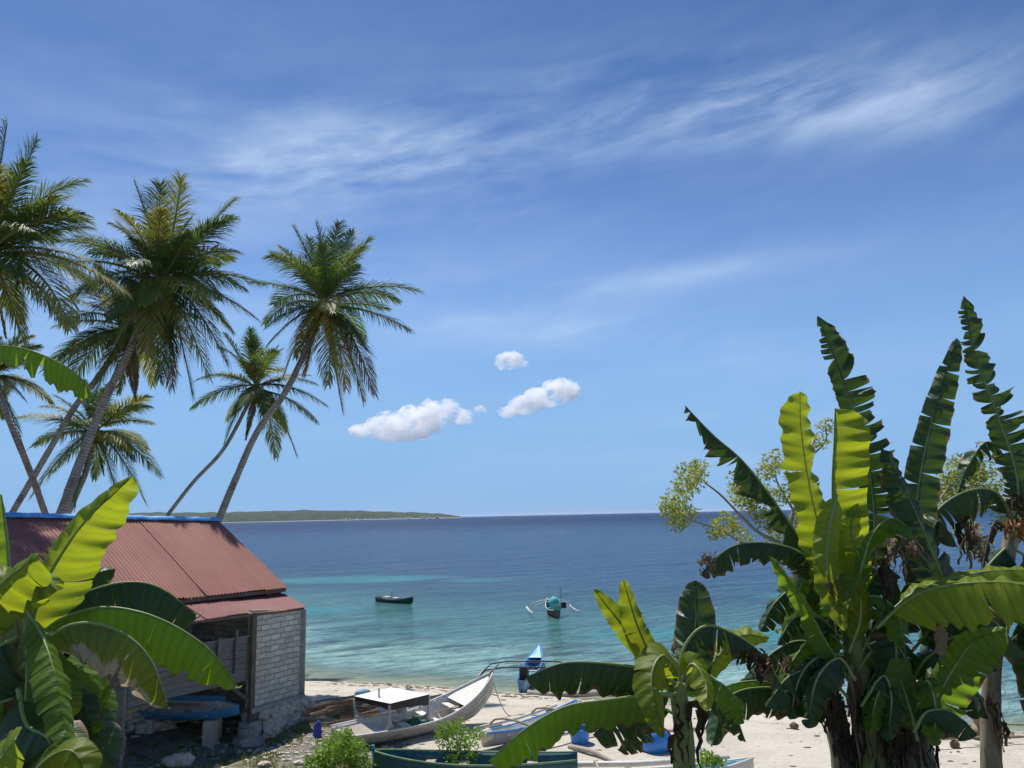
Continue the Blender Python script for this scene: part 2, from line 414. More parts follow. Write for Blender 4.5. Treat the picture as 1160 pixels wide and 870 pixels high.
def island():
    Y = 5800.
    m, t, b, o_ = principled('island_forest', .95, .1)
    n = t.noise(poscoord(t), .02, 8, .75); p = poscoord(t); z = t.sep(p)[2]
    c = t.mix(t.ramp(n, .35, .65), (.04, .06, .035), (.085, .105, .055))
    c = t.mix(t.ramp(t.add(z, t.mul(n, 5)), 6.5, 4.5), c, (.55, .52, .45))
    t.put(b.inputs['Base Color'], c); bump(t, b, n, 1, 18)
    prof = [(0, 578.5 + 12), (150, 581), (257, 580.5), (340, 578), (400, 578.5), (470, 580.5), (500, 582), (512, 583.5), (524, 585.5)]
    V = []; F = []; N = 420; rows = 9
    for i in range(N):
        px = 0 + 525 * i / (N - 1)
        py = np.interp(px, [q[0] for q in prof], [q[1] for q in prof])
        b0 = onz(px, np.interp(px, [0, 525], [598.6, 587.3]), 0)
        base = at(px, 600, Y); x = base.x
        hz = at(px, py, Y).z; hz = max(hz, 4) + 2.5 * noise.noise(Vector((x * .02, 0, 0))) + 1.6 * noise.noise(Vector((x * .06, 3, 0)))
        hz = max(hz, 2.)
        for j in range(rows):
            f = j / (rows - 1); yy = Y - 420 + 840 * f
            prf = 0 if j in (0, rows - 1) else math.sin(math.pi * f) ** .55
            edge = sm(525, 505, px)
            yy = Y + (yy - Y) * (.25 + .75 * edge)
            nz = 1 + .12 * noise.noise(Vector((x * .01, yy * .01, 1)))
            V.append((x, yy, hz * prf * nz - (3 if j in (0, rows - 1) else 0)))
    F = [(i * rows + j, (i + 1) * rows + j, (i + 1) * rows + j + 1, i * rows + j + 1) for i in range(N - 1) for j in range(rows - 1)]
    o = mk('island_hills', V, F, m, smooth=True); tagit(o, kind='structure')
    wm = weathered('far_house_wall', (.75, .73, .68), (.6, .58, .55), .1)
    rm = weathered('far_house_roof', (.30, .16, .12), (.45, .42, .40), .1)
    rr = random.Random(3)
    for i in range(22):
        px = rr.choice([rr.uniform(395, 515), rr.uniform(440, 500), rr.uniform(375, 420)])
        c = at(px, 600, Y - 395); w = rr.uniform(8, 17); h = rr.uniform(5, 8)
        hs = thing('shore_house', 'tiny pale house in the row along the far island shore', 'house', (c.x, c.y, 2.5), 0, 'houses on the far island shore')
        mb = MB(); mb.box((0, 0, h / 2), (w, 9, h)); mb.build('wall', wm, hs)
        mb = MB(); mb.add([(-w * .55, -5, h), (w * .55, -5, h), (w * .55, 5, h), (-w * .55, 5, h), (-w * .5, 0, h + 3.5), (w * .5, 0, h + 3.5)],
               [(0, 1, 5, 4), (2, 3, 4, 5), (0, 4, 3), (1, 2, 5), (3, 2, 1, 0)]); mb.build('roof', rm, hs)
island()

# ---------------------------------------------------------------- cumulus clouds, real volumes far out over the sea
def cloud_mat():
    m = bpy.data.materials.new('cloud_vapour'); m.use_nodes = True; m.node_tree.nodes.clear(); t = NT(m.node_tree)
    v = t.node('ShaderNodeVolumePrincipled'); v.inputs['Color'].default_value = (.9995, .9995, .9995, 1); v.inputs['Anisotropy'].default_value = .55
    p = poscoord(t); n = t.noise(p, .019, 8, .72)
    t.put(v.inputs['Density'], t.ramp(n, .43, .57, 0, .06))
    o = t.node('ShaderNodeOutputMaterial'); t.l.new(v.outputs[0], o.inputs['Volume']); return m
CM = cloud_mat()
def cloud(label, parts, Y, seed):
    c0 = at(parts[0][0], parts[0][1], Y)
    root = tagit(bpy.data.objects.new('cumulus_cloud', None), None)
    import bmesh
    bm = bmesh.new(); k = Y / FPX
    for i, (px, py, rx, ry) in enumerate(parts):
        c = at(px, py, Y) - c0
        V, F = icos(4); vs = []
        for v in V:
            q = 1 + .28 * noise.noise(Vector(v) * 2.1 + Vector((seed, i * 2.3, 0))) + .26 * noise.noise(Vector(v) * 5 + Vector((seed, i, 0)))
            vs.append(bm.verts.new((c.x + v[0] * rx * k * q, c.y + v[1] * (rx + ry) * .5 * k * q, c.z + v[2] * ry * k * q)))
        for f in F: bm.faces.new([vs[a] for a in f])
    me = bpy.data.meshes.new('cumulus_cloud'); bm.to_mesh(me); bm.free(); me.materials.append(CM)
    o = bpy.data.objects.new('cumulus_cloud', me); COL.objects.link(o); o.location = c0
    md = o.modifiers.new('remesh', 'REMESH'); md.mode = 'VOXEL'; md.voxel_size = 1.5 * k
    bpy.data.objects.remove(root)
    tagit(o, label, 'cloud', 'small cumulus clouds above the horizon', 'stuff')
cloud('long low white cumulus cloud nearest the palms', [(415, 488, 20, 9), (440, 482, 24, 16), (468, 478, 22, 20), (488, 472, 18, 19), (505, 466, 18, 15), (524, 472, 16, 10), (543, 465, 8, 6), (455, 493, 34, 7)], 2600, 1.)
cloud('rounded white cumulus cloud in the middle of the sky', [(633, 444, 22, 15), (612, 452, 22, 13), (592, 460, 18, 11), (575, 467, 12, 7), (645, 440, 12, 10)], 2600, 5.)
cloud('smallest white puff of cloud, above the other two', [(578, 409, 17, 11), (586, 410, 14, 8), (570, 408, 9, 7)], 2600, 9.)

def haze():
    m = bpy.data.materials.new('sea_air'); m.use_nodes = True; m.node_tree.nodes.clear(); t = NT(m.node_tree)
    v = t.node('ShaderNodeVolumePrincipled'); v.inputs['Color'].default_value = (.72, .84, 1.0, 1); v.inputs['Density'].default_value = 2.2e-5; v.inputs['Anisotropy'].default_value = .2
    o = t.node('ShaderNodeOutputMaterial'); t.l.new(v.outputs[0], o.inputs['Volume'])
    mb = MB(); mb.box((0, 20000, 57), (150000, 100000, 126)); o = mb.build('haze', m); tagit(o, kind='stuff')
haze()
# ---------------------------------------------------------------- house
def house():
    az = R_(30); O = Vector((-6.88, 25.58, 0))
    u = Vector((-math.sin(az), -math.cos(az), 0)); n = Vector((math.cos(az), -math.sin(az), 0)); Z = Vector((0, 0, 1))
    def L(a, b, z): return O + u * a + n * b + Z * z          # metres along the front, out from it, up
    def fp(px, py, off=0.0):
        p = onplane(px, py, O + n * off, n); q = p - O; return q.dot(u), p.z
    root = thing('beach_house', 'long block walled beach house under a dusty red corrugated iron roof', 'house', tuple(L(1, -3, .6)))
    # block wall with rough courses
    m, t, b, o = principled('block_wall', .95, .1)
    c0 = t.node('ShaderNodeUVMap').outputs[0]; cu, cv, _ = t.sep(c0)
    c = t.comb(t.add(cu, t.mul(t.noise(c0, 2.6, 4, .65), .34)), t.add(cv, t.mul(t.noise(c0, 2.7, 4, .65), .13)), 0.0)
    br = t.node('ShaderNodeTexBrick'); t.put(br.inputs['Vector'], t.scale(c, (1, 1, 1)))
    br.inputs['Scale'].default_value = 1.0; br.inputs['Mortar Size'].default_value = .014; br.inputs['Mortar Smooth'].default_value = .6
    br.inputs['Brick Width'].default_value = .37; br.inputs['Row Height'].default_value = .165; br.inputs['Bias'].default_value = 0
    br.inputs['Color1'].default_value = (.74, .69, .58, 1); br.inputs['Color2'].default_value = (.50, .465, .39, 1); br.inputs['Mortar'].default_value = (.36, .335, .28, 1)
    nn = t.noise(c, 5, 6, .75); n3 = t.noise(c, 1.1, 4, .6); n4 = t.noise(t.scale(c, (3, 14, 1)), 1, 4, .7)
    col = t.mix(t.mul(t.ramp(nn, .45, .75), .6), br.outputs[0], (.34, .31, .27))
    col = t.mix(t.mul(t.ramp(n4, .5, .7), .4), col, (.30, .28, .25))
    col = t.mix(t.mul(t.ramp(n3, .5, .75), .25), col, (.66, .63, .57))
    t.put(b.inputs['Base Color'], col)
    bump(t, b, t.add(t.mul(br.outputs[1], -1.0), t.mul(nn, .9)), .9, .03)
    conc = weathered('rough_concrete', (.42, .39, .34), (.30, .28, .25), 3, .95, .1, (.15, .14, .12), .5, bs=.6, bd=.02)
    wood = weathered('old_wood', (.13, .10, .075), (.20, .16, .12), 5, .9, .1, (.05, .04, .03), .5, (3, 3, .6), .5, .01)
    greywood = weathered('grey_planks', (.17, .155, .145), (.25, .235, .22), 4, .9, .1, (.09, .08, .075), .6, (.6, .6, 6), .6, .01)
    iron = weathered('red_iron', (.31, .12, .09), (.36, .15, .115), .8, .62, .25, (.30, .13, .10), .3, (1, 1, 1), .05, .004)
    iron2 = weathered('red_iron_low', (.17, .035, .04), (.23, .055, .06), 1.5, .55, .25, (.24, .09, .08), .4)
    def wall(a0, a1, bb, z0, z1, th=.15, name='wall', sag0=0, sag1=0, mat=m):
        na = max(2, int(abs(a1 - a0) / .35)); nz = max(2, int((z1 - z0) / .25)); V = []; F = []; UV = []
        for k in (0, -th):
            for i in range(na + 1):
                f = i / na
                for j in range(nz + 1):
                    g = j / nz; a = a0 + (a1 - a0) * f; zt = z1 + sag0 * (1 - f) + sag1 * f
                    V.append(L(a, bb + k, z0 + (zt - z0) * g)); UV.append((a, z0 + (zt - z0) * g))
        q = (na + 1) * (nz + 1); s_ = nz + 1
        for i in range(na):
            for j in range(nz):
                F.append((i * s_ + j, (i + 1) * s_ + j, (i + 1) * s_ + j + 1, i * s_ + j + 1)); F.append(tuple(x + q for x in F[-1])[::-1])
            F.append((i * s_ + nz, (i + 1) * s_ + nz, (i + 1) * s_ + nz + q, i * s_ + nz + q)); F.append((i * s_, i * s_ + q, (i + 1) * s_ + q, (i + 1) * s_))
        for i in (0, na): F.append(tuple([i * s_ + 0, i * s_ + nz, i * s_ + nz + q, i * s_ + q]))
        return mk(name, V, F, mat, root, True, uv=UV)
    a_post = fp(287, 750)[0]
    zt = fp(342, 689)[1]
    wall(0, a_post + .1, 0, 1.55, zt - .03, sag1=.2)
    wall(a_post + .1, 16, -2.7, 1.30, zt + .3)
    # end wall and back wall
    def quadwall(A, B, z0, z1, gable=None):
        V = [A + Z * z0, B + Z * z0, B + Z * z1, A + Z * z1]; d = (B - A).length
        UV = [(0, z0), (d, z0), (d, z1), (0, z1)]; F = [(0, 1, 2, 3)]
        if gable: V.append((A + B) / 2 + Z * gable); UV.append((d / 2, gable)); F = [(0, 1, 2, 4, 3)]
        nrm = (B - A).cross(Z).normalized() * .14
        k = len(V); V += [v + nrm for v in V]; UV += UV; F += [tuple(x + k for x in F[0])[::-1]]
        F += [(i, i + k, (i + 1) % k + k, (i + 1) % k) for i in range(k)]
        mk('wall', V, F, m, root, True, uv=UV)
    quadwall(L(.16, -.16, 0), L(.16, -.85, 0), .8, zt + .02); quadwall(L(.45, -1.0, 0), L(.45, -7.75, 0), .8, 4.55, 6.62); quadwall(L(.6, -7.95, 0), L(16, -7.95, 0), .8, 4.5)
    quadwall(L(16, -8.05, 0), L(16, -1.9, 0), .8, 4.4, 6.9)
    mb = MB(); mb.beam(L(-.0, .02, 1.3), L(-.0, .02, zt - .04), .16, .16); mb.build('corner_pillar', conc, root, True)
    mb = MB(); mb.beam(L(-.05, .03, 1.52), L(a_post + .1, .03, 1.52), .2, .14); mb.build('plinth_beam', conc, root, True)
    # rubble foundation: separate stones
    stone = weathered('rubble_stone', (.66, .60, .49), (.46, .41, .34), 3, .95, .1, (.24, .21, .17), .4, bs=.6, bd=.02)
    mb = MB(); rr = random.Random(5)
    for k in range(420):
        a = rr.uniform(-.25, a_post - .25); z = rr.uniform(.55, 1.47); z -= .06 * max(0, a - 1)
        off = .06 + (1.45 - z) * .28 + rr.uniform(-.05, .08)
        s_ = rr.uniform(.07, .15); mb.blob(L(a, off + .05, z), (s_ * 1.2, s_, s_ * .75), k, 1, .5)
    mb.build('rubble_foundation', stone, root, True); mb = MB()
    for k in range(90):
        s_ = rr.uniform(.06, .12); p = L(-.12 - rr.uniform(0, .1) - (1.45 - 1) * .1, rr.uniform(-2.5, .2), rr.uniform(.6, 1.45)); mb.blob(p, (s_ * 1.2, s_, s_ * .8), k + 999, 1, .5)
    mb.build('rubble_foundation', stone, root, True); mb = MB()
    for k in range(260):
        a = rr.uniform(a_post, 9); z = rr.uniform(.55, 1.35); s_ = rr.uniform(.07, .15); mb.blob(L(a, -2.55 + (1.35 - z) * .3, z), (s_ * 1.3, s_, s_ * .75), k + 44, 1, .5)
    mb.build('rubble_foundation', stone, root, True)
    mb = MB(); mb.beam(L(.0, -.16, 1.0), L(a_post + .1, -.16, 1.0), .3, .95); mb.beam(L(a_post, -2.9, .9), L(16, -2.9, .9), .3, .9); mb.beam(L(.2, -.2, 1.), L(.2, -8, 1.), .3, .95)
    mb.build('foundation_core', conc, root, True)
    tn = NT(iron.node_tree); bs = [q for q in iron.node_tree.nodes if q.type == 'BSDF_PRINCIPLED'][0]
    gx, gy, gz_ = tn.sep(poscoord(tn)); al = tn.add(tn.mul(gx, u.x), tn.mul(gy, u.y))
    wn = tn.node('ShaderNodeTexWhiteNoise', noise_dimensions='1D'); tn.put(wn.inputs['W'], tn.m('FLOOR', tn.div(al, .76)))
    oldc = bs.inputs['Base Color'].links[0].from_socket
    st_ = tn.noise(tn.comb(tn.mul(al, 6), tn.mul(gz_, .55), 0.0), 1, 6, .7)
    c2 = tn.mix(tn.mul(wn.outputs[0], .30), oldc, (.20, .085, .07)); c2 = tn.mix(tn.mul(tn.ramp(st_, .52, .72), .45), c2, (.17, .075, .05))
    c2 = tn.mix(tn.mul(tn.ramp(tn.noise(poscoord(tn), 1.3, 5, .7), .55, .75), .25), c2, (.42, .27, .23)); tn.put(bs.inputs['Base Color'], c2)
    # main roof: corrugated sheets of true relief
    E = onplane(326.5, 665, O - n * .9, n); Rr = at(244, 588.5, 27.0)
    ea = (E - O).dot(u); eb = (E - O).dot(n); ez = E.z
    rb = eb - 3.55; rz = Rr.z - .02; ra = ea + .02
    # left end heights follow the slightly tilted ridge
    def roofsheet(a0, a1, b0, z0a, z0b, b1, z1a, z1b, pitch, amp, rows, mat, name, seed=1, over=.0):
        per = 6; N = int(abs(a1 - a0) / pitch * per); V = []; F = []; rg = random.Random(seed)
        nrm = Vector((0, 0, 1))
        sheet = .75; jit = {}
        for i in range(N + 1):
            f = i / N; a = a0 + (a1 - a0) * f; si = int(a / sheet)
            if si not in jit: jit[si] = (rg.uniform(-.014, .016), rg.uniform(-.03, .03))
            w = amp * math.sin(2 * math.pi * i / per)
            for j in range(rows + 1):
                g = j / rows; bb = b0 + (b1 - b0) * g; z = (z0a * (1 - f) + z0b * f) * (1 - g) + (z1a * (1 - f) + z1b * f) * g
                z += .02 * noise.noise(Vector((a * .6, bb * .8, seed)))
                if j == rows: bb += jit[si][1]
                V.append(L(a, bb, z + w + jit[si][0]))
        r1 = rows + 1
        F = [(i * r1 + j, (i + 1) * r1 + j, (i + 1) * r1 + j + 1, i * r1 + j + 1) for i in range(N) for j in range(rows)]
        k = len(V); V += [v - Vector((0, 0, .006)) for v in V]; F += [tuple(x + k for x in f)[::-1] for f in F]
        return mk(name, V, F, mat, root, True, smooth=False)
    LN = 15.5
    lrz = rz + .50; lez = ez + .15
    roofsheet(ra, ra + LN, rb, rz, lrz, eb, ez, lez, .12, .017, 6, iron, 'main_roof')
    roofsheet(ra, ra + LN, rb, rz - .01, lrz - .01, rb - 3.6, ez, lez, .095, .011, 6, iron, 'main_roof', 4)
    # low roof
    lo = fp(345.5, 687.5); pz = fp(286, 694)
    k = (pz[1] - lo[1]) / (pz[0] - lo[0])
    ti = onplane(319, 671, O - n * .95, n); tz = ti.z
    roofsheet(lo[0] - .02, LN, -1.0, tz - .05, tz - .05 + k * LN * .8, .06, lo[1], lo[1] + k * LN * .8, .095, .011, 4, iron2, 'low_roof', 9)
    # dark edge under the upper eave, purlins and rafters
    mb = MB(); mb.beam(L(ra + .05, eb - .05, ez - .09), L(ra + LN, eb - .05, lez - .09), .05, .10)
    for q in range(9):
        a = ra + .12 + q * 1.8; f = q * 1.8 / LN
        mb.beam(L(a, eb - .02, ez + (lez - ez) * f - .10), L(a, rb, rz + (lrz - rz) * f - .10), .06, .12)
        mb.beam(L(a, rb, rz + (lrz - rz) * f - .12), L(a, rb - 3.55, ez + (lez - ez) * f - .12), .06, .12)
    mb.beam(L(-.05, -.02, lo[1] - .055), L(LN, -.02, lo[1] + k * LN * .8 - .055), .06, .08)
    mb.build('roof_timber', wood, root, True)
    mb = MB(); mb.beam(L(ra + .02, eb - .30, ez - .16), L(ra + LN, eb - .30, lez - .16), .04, .36)
    mb.build('fascia', weathered('black_fascia', (.02, .02, .02), (.035, .03, .03), 4), root, True)
    # blue ridge cap, crumpled
    blue = weathered('blue_ridge', (.05, .27, .66), (.12, .42, .80), 2, .45, .4, (.55, .70, .80), .5, (2, 2, 2), .2, .02)
    pts = []; N = 140; V = []
    for i in range(N + 1):
        f = i / N; a = ra - .03 + (LN + .03) * f; z = rz + (lrz - rz) * f + .06; wv = .02 * noise.noise(Vector((a * 2.2, 0, 5))) + .015 * noise.noise(Vector((a * 7, 0, 1)))
        for bb, zz in ((rb + .17, -.10), (rb + .15, -.035), (rb + .05, .035), (rb - .05, .035), (rb - .15, -.035), (rb - .17, -.10)):
            V.append(L(a, bb, z + zz + wv))
    F = [(i * 6 + j, (i + 1) * 6 + j, (i + 1) * 6 + j + 1, i * 6 + j + 1) for i in range(N) for j in range(5)]
    mk('ridge_cap', V, F, blue, root, True, smooth=True)
    # porch post on a concrete pedestal
    gz = .42
    pa = fp(285.5, 760)[0]; zz = lo[1] + k * pa - .06
    mb = MB(); mb.beam(L(pa, .0, gz + .7), L(pa, -.02, zz), .15, .15); mb.build('porch_post', wood, root, True)
    mb = MB(); mb.beam(L(pa, 0, 1.75), L(pa + .62, -.3, 2.35), .08, .10); mb.build('brace', wood, root, True)
    mb = MB(); p = L(pa, 0, 0)
    for zc, w, h in ((gz + .02, .95, .26), (gz + .24, .80, .26), (gz + .50, .56, .36), (gz + .70, .48, .12)): mb.blob(p + Z * zc, (w * .62, w * .62, h * .8), int(zc * 100), 2, .3, 2.4)
    V2 = [];
    mb.box(p + Z * (gz + .42), (.46, .46, .78), Matrix.Rotation(-az, 3, 'Z')); mb.build('post_pedestal', conc, root, True)
    for pxx in (262, 246):
        a2 = fp(pxx, 720, -.5)[0]; mb = MB(); mb.beam(L(a2, -.5, 2.2), L(a2, -.5, 4.25), .09, .09); mb.build('porch_post', wood, root, True)
    # plank screen hanging between the posts
    mb = MB(); a1, z1 = fp(283, 722); a2, _ = fp(150, 740); zb = fp(284, 771)[1]
    nb = 7
    for q in range(nb):
        z = zb + (z1 - zb) * (q + .5) / nb
        mb.beam(L(a1, -.10 - .004 * (q % 3), z), L(a2, -.10 - .004 * (q % 3), z + .05), .025, (z1 - zb) / nb - .012)
    mb.build('plank_screen', greywood, root, True)
    mb = MB(); mb.beam(L(a1 - .1, -.07, z1 + .03), L(a2, -.07, z1 + .08), .08, .06); mb.beam(L(a1 + .45, -.03, zb + .3), L(a1 + .45, -.03, z1 + .25), .14, .03); mb.beam(L(a1 + 1.05, -.03, zb + .5), L(a1 + 1.05, -.03, z1 + .12), .2, .03)
    mb.build('screen_rail', greywood, root, True)
    # wooden posts, raised floor and dark underside further left
    for pxx, pyy in ((136, 850), (106, 870)):
        p = onplane(pxx, 820, O + n * .1, n); mb = MB(); mb.beam((p.x, p.y, .2), (p.x, p.y, 4.1), .17, .17); mb.build('porch_post', greywood, root, True)
    return O, u, n, L
HO, HU, HN, HL = house()

# ---------------------------------------------------------------- palms
frond_mats = [smallleaf('frond_green', (.08, .125, .035), (.125, .175, .045), (.22, .31, .04), .36, .55, .35),
              smallleaf('frond_dark', (.055, .10, .035), (.085, .13, .045), (.15, .23, .04), .33, .55, .35),
              smallleaf('frond_olive', (.18, .19, .05), (.25, .24, .065), (.36, .36, .05), .38, .55, .35),
              smallleaf('frond_yellow', (.36, .28, .05), (.40, .28, .07), (.55, .38, .05), .38, .45, .4),
              smallleaf('frond_brown', (.17, .09, .04), (.26, .15, .07), (.20, .10, .03), .2, .7, .2)]
def rachis_mat():
    return weathered('frond_stalk', (.16, .17, .05), (.22, .20, .08), 6, .6, .3)
RACH = rachis_mat()
def frond(parent, B, T, arch, mat, rr, hang=.35, lw=.044, wid=1.28, nl=86):
    B, T = Vector(B), Vector(T); d = T - B; Ln = d.length
    horiz = Vector((d.x, d.y, 0)); up = Vector((0, 0, 1))
    ctrl = B + d * .5 + up * arch * Ln
    side0 = d.cross(up)
    if side0.length < .15 * Ln: side0 = Vector((rr.uniform(-1, 1), rr.uniform(-1, 1), 0))
    side0.normalize()
    tw = rr.uniform(-.5, .5); sway = side0 * rr.uniform(-.12, .12) * Ln
    def P(t): return B * (1 - t) ** 2 + (ctrl + sway) * 2 * t * (1 - t) + T * t * t
    def D(t): return ((ctrl + sway - B) * 2 * (1 - t) + (T - ctrl - sway) * 2 * t).normalized()
    V = []; F = []; arc = Ln * 1.05
    for s in (-1, 1):
        for i in range(nl):
            t = .13 + .87 * (i + rr.uniform(-.3, .3)) / nl; t = min(max(t, .1), .995)
            p = P(t); tg = D(t); sd_ = tg.cross(up)
            if sd_.length < .25: sd_ = side0 - tg * side0.dot(tg)
            sd_.normalize(); nn = sd_.cross(tg)
            q = tw * (1 - t * .3); sd2 = sd_ * math.cos(q) + nn * math.sin(q); nn = nn * math.cos(q) - sd_ * math.sin(q)
            phi = R_(72 - 48 * t + rr.uniform(-7, 7))
            ll = arc * .25 * wid * (min(1, (t - .08) / .22) ** .6) * (1 - max(0, (t - .45) / .55) ** 1.7 * .72) * rr.uniform(.82, 1.08)
            if rr.random() < .03: ll *= .4
            dr = tg * math.cos(phi) + sd2 * s * math.sin(phi) + nn * rr.uniform(.05, .3); dr.normalize()
            h1 = hang * rr.uniform(.6, 1.3)
            d2 = (dr + Vector((0, 0, -1)) * h1 * .6).normalized(); d3 = (dr + Vector((0, 0, -1)) * h1 * 1.9).normalized()
            m1 = p + dr * ll * .18; m2 = m1 + d2 * ll * .42; m3 = m2 + d3 * ll * .40
            wv = d2.cross(nn)
            if wv.length < .1: wv = tg.copy()
            wv.normalize(); w = lw * rr.uniform(.8, 1.15)
            b = len(V)
            V += [p - wv * w * .25, p + wv * w * .25, m1 - wv * w * .5, m1 + wv * w * .5, m2 - wv * w * .45, m2 + wv * w * .45, m3]
            F += [(b, b + 1, b + 3, b + 2), (b + 2, b + 3, b + 5, b + 4), (b + 4, b + 5, b + 6)]
    o = mk('frond', V, F, mat, parent, True)
    mb = MB(); n = 9; mb.tube([P(i / n) for i in range(n + 1)], [.055 * (1 - .85 * i / n) * Ln / 4 + .008 for i in range(n + 1)], 4)
    g = mb.build('frond_stalk', RACH, o, True)
    return o
def bark():
    m, t, b, o = principled('palm_bark', .9, .15)
    uv = t.node('ShaderNodeUVMap').outputs[0]; u, v, _ = t.sep(uv)
    ring = t.m('SINE', t.add(t.mul(u, 42), t.mul(t.noise(t.comb(t.mul(u, 3), t.mul(v, 2), 0), 1, 3), 5)))
    n = t.noise(poscoord(t), 3.0, 6, .7); nb = t.noise(t.comb(t.mul(u, .9), v, 3.0), 1.6, 4, .6)
    c = t.mix(t.ramp(n, .3, .7), (.40, .37, .34), (.27, .245, .22))
    c = t.mix(t.mul(t.ramp(ring, .5, .95), .55), c, (.10, .085, .07))
    c = t.mix(t.mul(t.ramp(nb, .52, .62), .6), c, (.12, .10, .085))
    t.put(b.inputs['Base Color'], c); bump(t, b, t.add(t.mul(ring, .5), n), .7, .03); return m
BARK = bark()
def trunk_mesh(parent, pts, r0, r1, n=12, mat=None, seg=None, name='trunk', jit=.05, seed=0):
    seg = seg or max(8, int(sum((Vector(pts[i + 1]) - Vector(pts[i])).length for i in range(len(pts) - 1)) * 3.2))
    P = spline(pts, seg); rr = random.Random(seed); V = []; UV = []; d = 0; prev = None
    for i, p in enumerate(P):
        if i: d += (p - P[i - 1]).length
        t = (P[min(i + 1, seg - 1)] - P[max(i - 1, 0)]).normalized()
        x = t.cross(Vector((0, 1, 0))).normalized() if prev is None else (prev - t * prev.dot(t)).normalized()
        prev = x; y = t.cross(x); f = i / (seg - 1); r = r0 + (r1 - r0) * f ** .7
        if f < .12: r *= 1 + (.12 - f) * 3.5
        r *= 1 + rr.uniform(-jit, jit)
        for k in range(n):
            a = 2 * math.pi * k / n; V.append(p + (x * math.cos(a) + y * math.sin(a)) * r * (1 + rr.uniform(-.03, .03))); UV.append((d, k / n * 2))
    F = [(i * n + k, i * n + (k + 1) % n, (i + 1) * n + (k + 1) % n, (i + 1) * n + k) for i in range(seg - 1) for k in range(n)] + [tuple(range(n))[::-1], tuple((seg - 1) * n + k for k in range(n))]
    return mk(name, V, F, mat or BARK, parent, True, smooth=True, uv=UV)
NUT = weathered('coconut_husk', (.30, .17, .04), (.34, .26, .06), 6, .5, .4)
FIB = smallleaf('palm_fibre', (.16, .11, .06), (.22, .16, .09), (.15, .09, .04), .15, .9, .1)
def palm(label, trunk, cen, Y, tips, nfill, Rm, seed, r0, r1, mats=(0, 1, 1, 2), nuts=6, brown=2, spread=1.0, nl=78):
    rr = random.Random(seed)
    tp = [at(x, y, yy) for x, y, yy in trunk]
    # carry the trunk on down to the ground out of sight behind the house
    d = (tp[0] - tp[1]).normalized(); g = tp[0] + d * ((tp[0].z - .7) / max(-d.z, .2))
    g.z = HH(g.x, g.y) - .1
    tp = [g] + tp
    root = thing('coconut_palm', label, 'palm tree', tuple(g), 0, 'coconut palms leaning over the house')
    C = at(cen[0], cen[1], Y)
    trunk_mesh(root, tp + [C], r0, r1, seed=seed)
    for (tx, ty, dy, arch, mi) in tips:
        T = at(tx, ty, Y + dy); mt = frond_mats[mi] if mi is not None else frond_mats[rr.choice(mats)]
        frond(root, C + Vector((rr.uniform(-.1, .1), rr.uniform(-.1, .1), rr.uniform(-.15, .25))), T, arch, mt, rr, .35 + .25 * (T.z < C.z), nl=nl)
    for i in range(nfill):
        a = i * 2.39996 + seed; f = (i + .5) / nfill
        el = R_(78 - 128 * f * spread + rr.uniform(-8, 8)); L = Rm * (.72 + .3 * math.cos(el)) * rr.uniform(.85, 1.08)
        T = C + Vector((math.cos(a) * math.cos(el), math.sin(a) * math.cos(el), math.sin(el))) * L
        frond(root, C + Vector((0, 0, .2 - .4 * f)), T, .10 + .20 * math.cos(el), frond_mats[rr.choice(mats)], rr, .25 + .4 * f, nl=nl)
    for i in range(brown):
        a = rr.uniform(0, 6.28); T = C + Vector((math.cos(a) * .25, math.sin(a) * .25, -.95)) * Rm * rr.uniform(.7, .95)
        frond(root, C + Vector((0, 0, -.3)), T, .10, frond_mats[4], rr, .9, wid=.7, nl=nl)
    mb = MB()
    for i in range(60):
        a = rr.uniform(0, 6.28); b0 = C + Vector((math.cos(a) * .2, math.sin(a) * .2, rr.uniform(-.5, .2)))
        b1 = b0 + Vector((math.cos(a) * .4, math.sin(a) * .4, rr.uniform(-.9, .2))); w = Vector((-math.sin(a), math.cos(a), 0)) * .05
        mb.add([b0 - w, b0 + w, b1 + w * .4, b1 - w * .4], [(0, 1, 2, 3)])
    mb.build('crown_fibre', FIB, root, True)
    for i in range(nuts):
        a = i * 6.28 / nuts + rr.uniform(-.4, .4); mb = MB(); mb.blob(C + Vector((math.cos(a) * .38, math.sin(a) * .38, -.3 - rr.uniform(0, .35))), (.15, .15, .18), i, 2, .1)
        mb.build('coconut', NUT, root, True, smooth=True)
    return root
palm('tall coconut palm nearest the sea with orange coconuts and yellowing lower fronds',
     [(248, 588, 36.60), (268, 540, 36.48), (292, 488, 36.24), (328, 436, 36.00)], (368, 345), 36.00,
     [(476, 330, .5, .20, 1), (464, 374, -1, .16, 0), (424, 447, -.6, .30, 4), (412, 455, .4, .25, 2), (388, 466, .3, .12, 4), (372, 436, -2.0, .20, 2), (392, 440, -1.2, .22, 3), (320, 430, -1.0, .34, 3), (345, 425, .5, .2, 4), (300, 372, -1.4, .26, 1), (284, 320, .6, .14, 1),
      (318, 280, .8, .10, 1), (333, 258, .2, .08, 0), (358, 252, -.8, .0, 1), (384, 252, .4, .02, 1), (420, 270, -.4, .12, 0), (398, 262, 1.8, .05, 1), (350, 270, 1.8, .02, 2), (345, 300, -2.6, .12, 0), (405, 300, -2.6, .12, 1), (310, 345, 2.2, .2, 1), (335, 405, 1, .25, 1), (440, 350, 2, .15, 1)],
     12, 3.60, 11, 0.21, 0.13, brown=3)
